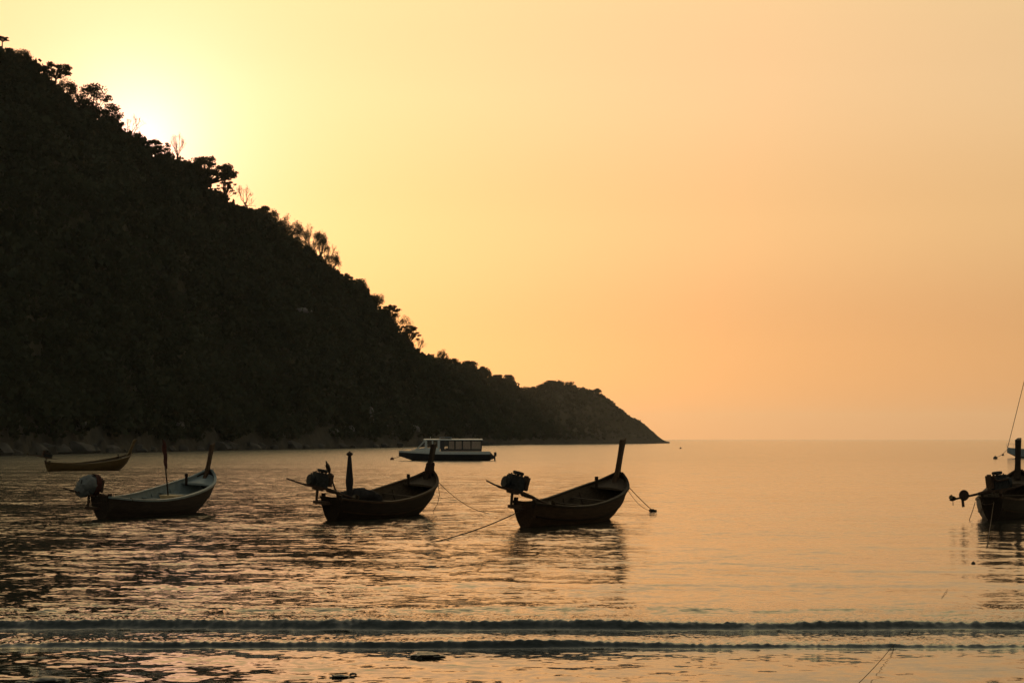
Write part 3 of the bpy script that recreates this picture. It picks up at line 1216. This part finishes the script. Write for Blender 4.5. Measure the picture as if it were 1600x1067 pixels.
def longtail(name, loc, heading, roll, label, hullm, railm, innerm, prow_h, engine, scale=1.0, prow_wrap=False, deck_post=True, lean=.24, prow_k=1.0, group='long-tail boats moored in the bay'):
    root = empty(name, loc, (R(roll), 0, R(90 - heading)))
    root.scale = (scale,) * 3
    tag(root, label, 'boat', group)
    outer = [section(s) for s in STN]
    mb = MB().loft(outer, False, False)
    mb.add(outer[0], [tuple(range(len(outer[0])))])
    mb.add(outer[-1], [tuple(range(len(outer[-1])))])
    hull = mb.build('hull', hullm, root, 40)
    inn = [section(s, .045, floor=.10) for s in STN[2:-3]]
    mb = MB().loft(inn, False, False)
    mb.add(inn[0], [tuple(range(len(inn[0])))])
    mb.build('hull_lining', innerm, root, 40)
    # gunwale: one rail each side
    for sd_ in (1, -1):
        rings = []
        for s in STN:
            b, zg = spline(BEAM, s), spline(SHEER, s)
            x = s + (0 if s > -3.7 else (zg - .3) * -.22 * (-s - 3.7) / .3)
            y0, y1 = (b + .028) * sd_, max(.0, b - .075) * sd_
            rings.append([Vector((x, y0, zg - .045)), Vector((x, y0, zg + .02)), Vector((x, y1, zg + .026)), Vector((x, y1, zg - .03))])
        MB().loft(rings).build('gunwale', railm, root, 30)
        rings = []
        for s in STN[1:-1]:
            sec = section(s)
            v = sec[3] if sd_ > 0 else sec[-4]
            w = sec[2] if sd_ > 0 else sec[-3]
            d = (w - v).normalized()
            out = Vector((0, sd_, 0))
            rings.append([v + out * .022 - d * .0, v + out * .026 + d * .05, v - out * .02 + d * .05, v - out * .02])
        MB().loft(rings).build('rubbing_strake', railm if railm != 'pale_paint' else hullm, root, 30)
    # decks and thwarts
    def deck(ss, drop, name_, m_, inset=.05):
        rings = []
        for s in ss:
            b, zg = max(.02, spline(BEAM, s) - inset), spline(SHEER, s)
            rings.append([Vector((s, b, zg - drop)), Vector((s, 0, zg - drop + .05)), Vector((s, -b, zg - drop)), Vector((s, -b, zg - drop - .03)), Vector((s, b, zg - drop - .03))])
        MB().loft(rings).build(name_, m_, root, 30)
    deck([3.05, 3.2, 3.4, 3.6, 3.75, 3.88], .10, 'foredeck', innerm)
    deck([-3.9, -3.7, -3.4, -3.1, -2.8], .07, 'aft_deck', innerm)
    for s in (-1.9, -.7, .6, 1.8):
        b, zg = spline(BEAM, s) - .07, spline(SHEER, s)
        MB().box((s, 0, zg - .22), (.2, 2 * b, .035)).build('thwart', innerm, root)
    for s in (-2.5, -1.3, -.1, 1.2, 2.4):
        sec = section(s, .048)
        sec2 = section(s, .085)
        mb = MB()
        rings = [[p + Vector((-.025, 0, 0)), p + Vector((.025, 0, 0)), q + Vector((.025, 0, 0)), q + Vector((-.025, 0, 0))] for p, q in zip(sec[1:-1], sec2[1:-1])]
        mb.loft(rings).build('rib', innerm, root)
    mb = MB()
    for j in range(5):
        mb = MB().box((-.2, -.44 + j * .22, .135), (4.2, .19, .03))
        mb.build('floorboard', innerm, root)
    # prow post: flares out of the stem, narrows, widens a little to a cut top
    zb = 1.18
    rings = []
    for f, fa, la in ((0, .50, .16), (.10, .40, .15), (.2, .31, .14), (.34, .27, .13), (.6, .27, .125), (.85, .31, .13), (.97, .34, .135), (1, .33, .13)):
        z = zb + (prow_h - zb) * f
        x = 3.80 + .10 * f + lean * f ** 1.25
        rings.append([Vector((x - fa / 2, -la / 2, z - .04 * (f > .9))), Vector((x + fa / 2, -la * .3, z + .03 * (f > .9))), Vector((x + fa / 2, la * .3, z + .03 * (f > .9))), Vector((x - fa / 2, la / 2, z - .04 * (f > .9)))])
    rings = [[Vector((v.x * prow_k + (1 - prow_k) * (r[0].x + r[1].x) / 2, v.y * prow_k, v.z)) for v in r] for r in rings]
    pw = MB().loft(rings).build('prow', hullm if hullm != 'red_wood' else 'brown_wood', root, 25)
    if prow_wrap:
        rings = []
        for f, k in ((.16, 1.05), (.2, 1.32), (.27, 1.38), (.36, 1.25), (.42, 1.3), (.47, 1.05)):
            z = zb + (prow_h - zb) * f
            x = 3.80 + .10 * f + lean * f ** 1.25
            rings.append([Vector((x + .17 * k * cos(a), .115 * k * sin(a), z + .015 * sin(3 * a))) for a in [2 * pi * i / 14 for i in range(14)]])
        wr = MB().loft(rings).build('ribbon_wrap', 'ribbon_cloth', pw, 50)
        rnd_ = random.Random(3)
        for i in range(4):
            a = rnd_.uniform(0, 6.28)
            z = zb + (prow_h - zb) * .22
            p = Vector((3.9 + .2 * cos(a), .15 * sin(a), z))
            MB().tube([p, p + Vector((.05 * cos(a), .05 * sin(a), -.12)), p + Vector((.04 * cos(a), .04 * sin(a), -.34))], [.03, .035, .012], 5).build('ribbon_tail', 'ribbon_cloth', pw)
    # timber heads on the foredeck and at the stern
    if deck_post:
        MB().tube([(3.05, .42, .92), (3.02, .43, 1.28)], [.05, .045], 8).tube([(3.025, .43, 1.22), (3.018, .43, 1.34)], [.07, .06], 8).build('mooring_bitt', 'dark_wood', root)
    for y in (.30, -.30):
        MB().box((-4.02, y, .72), (.14, .09, .26)).build('stern_post', 'dark_wood', root)
    MB().tube([(-4.0, .28, .62), (-4.22, .3, .54), (-4.34, .18, .50), (-4.3, 0, .52), (-4.18, -.1, .56)], .014, 5).build('rudder_hook', 'rust_metal', root)
    engine_unit(root, **engine)
    return root


# nearest boat of the three, centre
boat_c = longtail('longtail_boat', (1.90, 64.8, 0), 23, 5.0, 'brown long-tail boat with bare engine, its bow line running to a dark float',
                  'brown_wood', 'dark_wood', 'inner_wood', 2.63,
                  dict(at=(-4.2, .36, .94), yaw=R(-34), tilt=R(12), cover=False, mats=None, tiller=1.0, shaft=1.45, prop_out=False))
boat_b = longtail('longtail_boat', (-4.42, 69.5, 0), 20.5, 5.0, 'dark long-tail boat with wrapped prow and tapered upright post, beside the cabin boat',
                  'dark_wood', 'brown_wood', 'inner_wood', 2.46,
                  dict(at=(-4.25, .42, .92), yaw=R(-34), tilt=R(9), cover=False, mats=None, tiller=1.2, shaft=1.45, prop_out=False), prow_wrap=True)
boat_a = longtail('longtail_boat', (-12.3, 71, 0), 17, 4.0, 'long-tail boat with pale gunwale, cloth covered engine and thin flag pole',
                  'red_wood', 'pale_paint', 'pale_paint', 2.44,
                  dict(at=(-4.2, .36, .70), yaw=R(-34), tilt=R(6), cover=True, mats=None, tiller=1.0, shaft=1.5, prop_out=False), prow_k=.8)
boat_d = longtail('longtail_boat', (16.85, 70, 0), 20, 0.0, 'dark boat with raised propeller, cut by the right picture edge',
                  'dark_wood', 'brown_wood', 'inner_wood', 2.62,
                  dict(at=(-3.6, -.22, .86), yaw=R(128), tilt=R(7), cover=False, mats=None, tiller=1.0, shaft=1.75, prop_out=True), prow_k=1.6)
boat_e = longtail('longtail_boat', (-35.2, 171, 0), 46, 2.0, 'small ochre long-tail boat far out below the dark hill',
                  'ochre_paint', 'ochre_paint', 'inner_wood', 2.6,
                  dict(at=(-4.1, .1, 1.0), yaw=R(165), tilt=R(-12), cover=False, mats=None, tiller=.9, shaft=1.6, prop_out=False), lean=.5)


# things carried in the boats
def world_pt(boat, p):
    M = Matrix.Translation(boat.location) @ boat.rotation_euler.to_matrix().to_4x4() @ Matrix.Scale(boat.scale[0], 4)
    return M @ Vector(p)


# pale boat: flag pole and flag, crate
p = world_pt(boat_a, (1.0, .0, .12))
fp = empty('flag_pole', p)
tag(fp, 'thin leaning flag pole with drooping red flag in the pale boat', 'flag')
MB().tube([(0, 0, 0), (-.12, 0, 1.2), (-.26, 0, 2.5)], [.03, .026, .018], 7).build('pole', 'dark_wood', fp)
mb = MB()
rings = []
for i in range(9):
    f = i / 8
    z = 2.45 - f * 1.0
    x = -.245 + .10 * (2.45 - z) + .015 * sin(i * 1.7)
    w = .025 + .04 * sin(f * pi) + .02 * f * (1 - f) * 4
    rings.append([Vector((x + w * cos(a) * (1 + .3 * sin(2 * a + i)) + .02, .05 * sin(a), z)) for a in [2 * pi * k / 8 for k in range(8)]])
mb.loft(rings).build('flag', 'red_cloth', fp, 60)
p = world_pt(boat_a, (1.25, .05, .45))
cr = empty('crate', p, (R(3), 0, R(73)))
tag(cr, 'tan box lying inside the pale boat near the flag pole', 'box')
MB().box((0, 0, .0), (.9, .5, .3)).build('body', 'crate_plastic', cr)
MB().box((0, 0, .165), (.94, .54, .05)).build('lid', 'crate_plastic', cr)
# dark boat: tapered post, tarpaulin, stub pole
p = world_pt(boat_b, (-2.55, .05, .55))
po = empty('tapered_post', p)
tag(po, 'upright furled parasol with flat cap, standing in the dark boat beside its engine', 'parasol')
MB().lathe([(.03, 0), (.105, .02), (.10, .25), (.105, .45), (.125, .62), (.125, .74), (.105, .92), (.085, 1.15), (.065, 1.38), (.055, 1.52)], n=14).build('cloth', 'dark_cloth', po, 50)
MB().lathe([(.05, 1.50), (.10, 1.53), (.115, 1.56), (.075, 1.61), (.035, 1.63), (.02, 1.66)], n=14).build('cap', 'dark_wood', po, 40)
p = world_pt(boat_b, (-2.85, -.22, .55))
sp_ = empty('paddle', p)
tag(sp_, 'short leaning pole with knobbed tip between engine and parasol', 'pole')
MB().tube([(-.40, 0, -.12), (-.55, 0, .35), (-.78, 0, 1.02)], [.03, .028, .024], 7).build('shaft', 'dark_wood', sp_)
MB().lathe([(.02, 0), (.06, .05), (.075, .14), (.065, .26), (.03, .32), (.02, .40)], (-.765, 0, .98), Matrix.Rotation(R(-17), 3, 'Y'), 10).build('tip', 'dark_wood', sp_, 40)
p = world_pt(boat_b, (-2.1, .0, .60))
tp_ = empty('tarpaulin', p)
tag(tp_, 'dark tarpaulin bundle lying right of the parasol', 'tarpaulin')
MB().lump((.0, 0, .12), (.62, .42, .30), 3, .35, 1.8, 3).build('bundle', 'dark_cloth', tp_, 70)
MB().lump((.55, .1, .06), (.32, .25, .17), 6, .3, 2, 3).build('fold', 'dark_cloth', tp_, 70)


# ------------------------------------------------------------------ cabin boat
def cabin_boat():
    D = 250.
    s = D / FPX
    root = empty('cabin_boat', (K(697) * D, D, 0), (0, 0, R(181)))
    tag(root, 'white and navy cabin boat with window row, anchored in front of the headland', 'boat')
    Lh = 5.8
    st = [-5.4, -5.0, -4, -2, 0, 2, 3.5, 4.6, 5.3, 5.75]
    bm_ = {-5.4: 1.35, -5.0: 1.45, -4: 1.55, -2: 1.6, 0: 1.6, 2: 1.5, 3.5: 1.15, 4.6: .65, 5.3: .28, 5.75: .04}
    rings, band = [], []
    for x in st:
        b = bm_[x]
        zt = 1.12 + .10 * max(0, x / 5.8) ** 2
        zm = .80 + .26 * max(0, x / 5.8) ** 1.6
        zk = -.35 + (1.25 * max(0, (x - 3.2) / 2.55) ** 1.4 if x > 3.2 else 0)
        xs_ = x
        rings.append([Vector((xs_, b, zm)), Vector((xs_, b * .82, .05 + zk * .4 + .14)), Vector((xs_, 0, zk)), Vector((xs_, -b * .82, .05 + zk * .4 + .14)), Vector((xs_, -b, zm))])
        band.append([Vector((xs_, b + .02, zm - .03)), Vector((xs_, b + .05, zt)), Vector((xs_, -b - .05, zt)), Vector((xs_, -b - .02, zm - .03))])
    MB().loft(rings).build('hull', 'navy_paint', root, 35)
    MB().loft(band).build('topside', 'white_paint', root, 35)
    # sloping after end
    MB().add([(-5.4, 1.3, .55), (-5.4, -1.3, .55), (-5.4, 1.3, 1.05), (-5.4, -1.3, 1.05), (-5.9, 1.1, .5), (-5.9, -1.1, .5), (-5.9, 1.1, .25), (-5.9, -1.1, .25), (-5.4, 1.2, .1), (-5.4, -1.2, .1)],
             [(2, 3, 5, 4), (4, 5, 7, 6), (6, 7, 9, 8), (0, 2, 4, 6, 8), (1, 9, 7, 5, 3), (0, 8, 9, 1), (0, 1, 3, 2)]).build('swim_platform', 'navy_paint', root)
    # cabin: solid forward house with raked screen, open saloon behind
    for sy in (1, -1):
        y = 1.28 * sy
        # lower side panel
        MB().add([(4.0, y * .55, 1.18), (3.55, y * .72, 1.16), (2.5, y, 1.14), (.75, y, 1.14), (.75, y, 1.55), (2.55, y, 1.55), (3.3, y * .8, 1.45)],
                 [(0, 1, 2, 5, 6), (2, 3, 4, 5)]).add([(.75, y - .05 * sy, 1.14), (2.5, y - .05 * sy, 1.14), (2.55, y - .05 * sy, 1.55), (.75, y - .05 * sy, 1.55)], [(0, 1, 2, 3)]).build('side_panel', 'white_paint', root)
        # window posts of the forward house
        mbp = MB()
        for x0, x1, w in ((2.55, 2.3, .22), (1.62, 1.62, .12), (.86, .86, .26)):
            mbp.box(((x0 + x1) / 2, y, 2.0), (w, .06, .9))
        mbp.build('cabin_post', 'white_paint', root)
        for xa, xb in ((1.68, 2.2), (.99, 1.56)):
            MB().box(((xa + xb) / 2, y, 2.0), (xb - xa, .015, .86)).build('window', 'window_glass', root)
        # after saloon: dark sill, posts, panes
        MB().box((-1.85, y, 1.28), (5.0, .07, .27)).build('sill', 'navy_paint', root)
        MB().box((-1.85, y, 2.41), (5.0, .07, .10)).build('window_header', 'navy_paint', root)
        xs = [.55, -.08, -.36, -1.02, -1.32, -1.98, -2.2, -3.05, -4.28]
        for x, w in ((.45, .5), (-.30, .12), (-1.1, .16), (-2.0, .16), (-3.05, .14), (-4.3, .14)):
            MB().box((x, y, 1.89), (w, .075, .94)).build('window_post', 'navy_paint', root)
        for xa, xb in ((-.36 - .63, -.36), (-1.92, -1.18), (-2.98, -2.08), (-4.23, -3.12)):
            wdw = MB().box(((xa + xb) / 2, y, 1.89), (xb - xa, .015, .94)).build('window', 'window_glass', root)
            mbc = MB()
            nf = 9
            yy = y - .035 * sy
            vs = [(xa + (xb - xa) * i / nf, yy - .03 * sy * (i % 2), z) for z in (1.43, 2.35) for i in range(nf + 1)]
            mbc.add(vs, [(i, i + 1, nf + 2 + i, nf + 1 + i) for i in range(nf)])
            mbc.build('curtain', 'curtain_cloth', wdw)
    # windscreen
    ws = MB()
    for y in (-.9, -.3, .3, .9):
        ws.tube([(3.45, y * .75, 1.45), (2.45, y, 2.48)], .05, 6)
    ws.build('windscreen_frame', 'white_paint', root)
    MB().add([(3.43, -.68, 1.46), (3.43, .68, 1.46), (2.45, .9, 2.46), (2.45, -.9, 2.46)], [(0, 1, 2, 3)]).build('windscreen', 'window_glass', root)
    MB().add([(3.5, -.8, 1.15), (3.5, .8, 1.15), (3.45, .72, 1.46), (3.45, -.72, 1.46)], [(0, 1, 2, 3)]).build('dash_panel', 'white_paint', root)
    for y in (.9, -.9):
        MB().tube([(4.3, y * .4, 1.2), (3.5, y * .85, 1.42), (2.5, y * 1.42, 2.48)], [.05, .07, .07], 6).build('coach_rail', 'white_paint', root)
    # roof
    rf = MB().add([(2.75, -1.25, 2.50), (2.75, 1.25, 2.50), (-4.5, 1.42, 2.50), (-4.5, -1.42, 2.50), (2.75, -1.2, 2.58), (2.75, 1.2, 2.58), (-4.5, 1.36, 2.58), (-4.5, -1.36, 2.58), (2.6, 0, 2.66), (-4.4, 0, 2.66)],
                  [(0, 1, 2, 3), (0, 4, 8, 5, 1), (1, 5, 6, 2), (2, 6, 9, 7, 3), (3, 7, 4, 0), (4, 7, 9, 8), (5, 8, 9, 6)]).build('roof', 'white_paint', root)
    hb = MB()
    hb.box((.05, 0, 2.83), (1.5, 1.2, .06))
    for x in (-.62, .72):
        for y in (-.5, .5):
            hb.box((x, y, 2.71), (.07, .07, .2))
    hb.build('roof_rack', 'grey_blue_paint', rf)
    MB().tube([(1.9, .2, 2.6), (1.9, .2, 2.92)], .03, 6).build('roof_light', 'white_paint', rf)
    for x in (2.0, 0, -2, -3.8):
        MB().box((x * .9 - .2, 0, 1.38), (.5, 1.6, .3)).build('seat', 'dark_cloth', root)
    for y in (.45, -.45):
        mb = MB().box((-6.0, y, .78), (.34, .34, .5), None, .8).box((-5.95, y, .25), (.16, .10, .7)).lathe([(.0, 0), (.14, .02), (.14, .05), (0, .07)], (-6.1, y, -.1), Matrix.Rotation(pi / 2, 3, 'Y'), 10)
        mb.build('outboard_motor', 'black_rubber', root)
    for y in (.35, -.35):
        MB().tube([(5.4, y * .5, 1.2), (5.0, y, 1.5), (4.1, y * 2, 1.5), (4.0, y * 2.1, 1.2)], .02, 5).build('bow_rail', 'aluminium', root)
    return root


cabin = cabin_boat()


# ------------------------------------------------------------------ sailing yacht at the right edge
def yacht():
    D = 290.
    Lb = 10.0
    bowx = K(1573) * D
    root = empty('sailing_yacht', (bowx + 5, D, 0), (0, 0, R(180)))
    tag(root, 'grey white sailing yacht behind the raised propeller boat, its forestay rising out of the picture', 'sailing boat')
    st = [-5, -4.2, -3, -1.5, 0, 1.5, 3, 4.2, 4.8, 5.05]
    bb = [.9, 1.2, 1.45, 1.6, 1.6, 1.45, 1.05, .55, .22, .03]
    rings = []
    for x, b in zip(st, bb):
        zt = 1.15 + .28 * max(0, x / 5) ** 2
        zk = -.5 + max(0, (x - 2.5) / 2.5) ** 1.8 * 1.6
        rings.append([Vector((x, b, zt)), Vector((x, b * .8, .3 + zk * .35)), Vector((x, 0, zk)), Vector((x, -b * .8, .3 + zk * .35)), Vector((x, -b, zt))])
    MB().loft(rings).build('hull', 'grey_blue_paint', root, 40)
    MB().loft([[Vector((x, b * .55, 1.2)), Vector((x, b * .45, h)), Vector((x, -b * .45, h)), Vector((x, -b * .55, 1.2))] for x, b, h in ((2.2, 1.2, 1.35), (1.4, 1.5, 1.7), (-1.5, 1.6, 1.75), (-2, 1.5, 1.6))]).build('cabin', 'white_paint', root)
    MB().tube([(1.3, 0, 1.2), (1.3, 0, 15.6)], [.09, .06], 8).build('mast', 'aluminium', root)
    MB().tube([(1.3, 0, 2.5), (-3.2, 0, 2.4)], .06, 8).build('boom', 'aluminium', root)
    MB().tube([(4.95, 0, 1.45), (1.3, 0, 15.4)], .045, 6).build('forestay', 'dark_cloth', root)
    MB().tube([(-4.9, 0, 1.3), (1.3, 0, 15.5)], .012, 5).build('backstay', 'aluminium', root)
    MB().tube([(5.0, .1, 1.4), (5.1, .12, 1.95), (4.0, .55, 1.95), (4.0, .6, 1.35)], .02, 5).tube([(5.0, -.1, 1.4), (5.1, -.12, 1.95), (4.0, -.55, 1.95), (4.0, -.6, 1.35)], .02, 5).build('bow_rail', 'aluminium', root)


yacht()


# ------------------------------------------------------------------ buoys, floats, lines
def at_water(u, y, z=0.):
    D = (EYE - z) * FPX / (y - 686)
    return Vector((K(u) * D, D, z))


def buoy(u, y, r, label, m='buoy_plastic', cat='buoy'):
    p = at_water(u, y, 0)
    o = MB().lathe([(r * .3, -r * .75), (r * .85, -r * .4), (r, 0), (r * .85, r * .5), (r * .45, r * .85), (r * .12, r * .98)], n=14).tube([(0, 0, r * .9), (0, 0, r * 1.25)], r * .13, 6).build('buoy', m, None, 50)
    o.location = p + Vector((0, 0, r * .25))
    tag(o, label, cat)
    return p


buoy_f = buoy(613, 718, .26, 'round mooring buoy off the bow of the cabin boat')
buoy(1063, 700.5, .3, 'small dark buoy alone on open water just past the headland tip', 'dark_float')
buoy_g = buoy(1554, 716.5, .3, 'dark buoy at the outer end of the yacht mooring chain', 'dark_float')
buoy(1566, 711, .22, 'small float between the yacht bow and its mooring buoy', 'dark_float')
buoy(1518, 880, .045, 'tiny dark float alone on the calm water near the surf', 'dark_float')
p = at_water(842, 694, 0)
dg = empty('dinghy', p)
tag(dg, 'tiny low dinghy on the far water right of the cabin boat', 'boat')
rings = []
for x, b in ((-1.3, .45), (-.6, .62), (.3, .6), (1.0, .35), (1.4, .04)):
    rings.append([Vector((x, b, .38 + .12 * max(0, x))), Vector((x, b * .6, -.1)), Vector((x, -b * .6, -.1)), Vector((x, -b, .38 + .12 * max(0, x))), Vector((x, -b * .7, .3)), Vector((x, b * .7, .3))])
MB().loft(rings).build('hull', 'dark_wood', dg, 40)
MB().box((-.2, 0, .34), (.22, 1.1, .04)).build('seat', 'inner_wood', dg)
# float at the end of the middle boat's bow line
p = at_water(1018, 798, 0.02)
fl = MB().lump((0, 0, 0), (.12, .09, .06), 2, .25, 1.6, 2).lump((.11, 0, -.015), (.075, .06, .045), 5, .2, 2, 2).build('float', 'dark_float', None, 50)
fl.location = p + Vector((0, 0, .03))
tag(fl, 'dark float at the end of the bow line of the middle boat', 'float')
float_c = p


def rope(a, b, sag, r, label, seg=14, cat='rope', m='rope_fibre'):
    a, b = Vector(a), Vector(b)
    pts = []
    for i in range(seg + 1):
        f = i / seg
        q = a.lerp(b, f)
        q.z -= sag * 4 * f * (1 - f)
        pts.append(q - a)
    o = MB().tube(pts, r, 6).build('mooring_rope', m, None, 60)
    o.location = a
    tag(o, label, cat)
    return o


bow = (4.0, -.06, 1.34)
rope(world_pt(boat_c, bow), float_c + Vector((0, 0, .05)), .05, .013, 'rope from the bow of the middle boat to its dark float')
rope(world_pt(boat_c, (3.55, -.5, .98)), float_c + Vector((-.1, .3, .03)), .12, .008, 'thinner slack line under the bow rope of the middle boat')
rope(world_pt(boat_c, (-3.9, .1, .50)), at_water(664, 849, -.02), .10, .016, 'rope from the stern of the middle boat down into the water at left')
rope(world_pt(boat_b, (4.0, -.06, 1.34)), at_water(792, 803, -.02), .42, .010, 'long sagging line from the wrapped prow boat towards the middle boat')
rope(world_pt(boat_a, (4.0, -.06, 1.30)), at_water(470, 797, -.02), .30, .008, 'faint long line running from the pale boat bow to the right')
rope(world_pt(boat_a, (3.6, -.46, 1.0)), at_water(321, 797, -.02), -.04, .008, 'short line hanging from the pale boat bow into the water')
a = world_pt(boat_b, (3.85, -.25, 1.25))
mb = MB()
pts = [(0, 0, 0), (.12, -.1, -.25), (.16, -.15, -.6), (.1, -.15, -.9), (-.05, -.1, -1.15), (-.1, -.05, -1.4)]
o = mb.tube(pts, .010, 5).build('mooring_rope', 'rope_fibre', None, 60)
o.location = a
tag(o, 'slack rope loop hanging from the bow of the wrapped prow boat', 'rope')
a = world_pt(boat_d, (-3.3, .62, .55))
rope(a, at_water(1512, 812, -.02), .03, .012, 'short line from the raised propeller boat stern into the water')
a = world_pt(boat_d, (-3.9, -.05, .6))
rope(a, at_water(1538, 860, -.02), .04, .010, 'thin line slanting from the right edge boat into the water near its reflection')
rope(at_water(1394, 1003, .04), at_water(1325, 1076, .12), .02, .004, 'dark rope lying on the wet shallows at the lower right')
rope(at_water(1424, 979, .02), at_water(1414, 988, .02), 0, .0035, 'short piece of rope surfacing between the two breaking waves', 4)
rope(at_water(1478, 918, .015), at_water(1468, 932, .015), 0, .0035, 'short piece of rope surfacing on calm water behind the breaking waves', 4)
rope(buoy_f + Vector((0, 0, .2)), world_pt(cabin, (5.1, 0, .75)), .1, .03, 'line from the cabin boat bow to its round buoy')
rope(buoy_g + Vector((0, 0, .2)), Vector((K(1574) * 290, 290, 1.3)), .25, .03, 'chain from the yacht bow to its mooring buoy')


# ------------------------------------------------------------------ stones in the shallows
def stone(u, y, w, h, seed, label, z=0.):
    p = at_water(u, y, z)
    s = p.y / FPX
    o = MB().lump((0, 0, 0), (w * s * .5, w * s * .42, h * s * .62), seed, .35, 1.5, 3)
    o.lump((w * s * .38, .03, -.01), (w * s * .28, w * s * .25, h * s * .36), seed + 1, .35, 1.7, 2)
    o.lump((-w * s * .4, -.02, -.012), (w * s * .26, w * s * .2, h * s * .3), seed + 2, .35, 1.7, 2)
    o = o.build('stone', 'wet_rock', None, 60)
    o.location = p + Vector((0, 0, .018))
    tag(o, label, 'stone')


stone(666, 1024, 46, 9, 11, 'dark wet stone showing in the shallows below the second breaker')
stone(80, 1061, 52, 8, 21, 'flat dark stone in the bottom left corner shallows')
stone(38, 1066, 20, 6, 31, 'small stone beside the flat corner stone, cut by the lower picture edge')
stone(532, 1055, 24, 4, 41, 'low dark stone barely breaking the water at the lower middle')
stone(553, 1051.5, 10, 3, 51, 'tiny stone just right of the low lower middle stone')
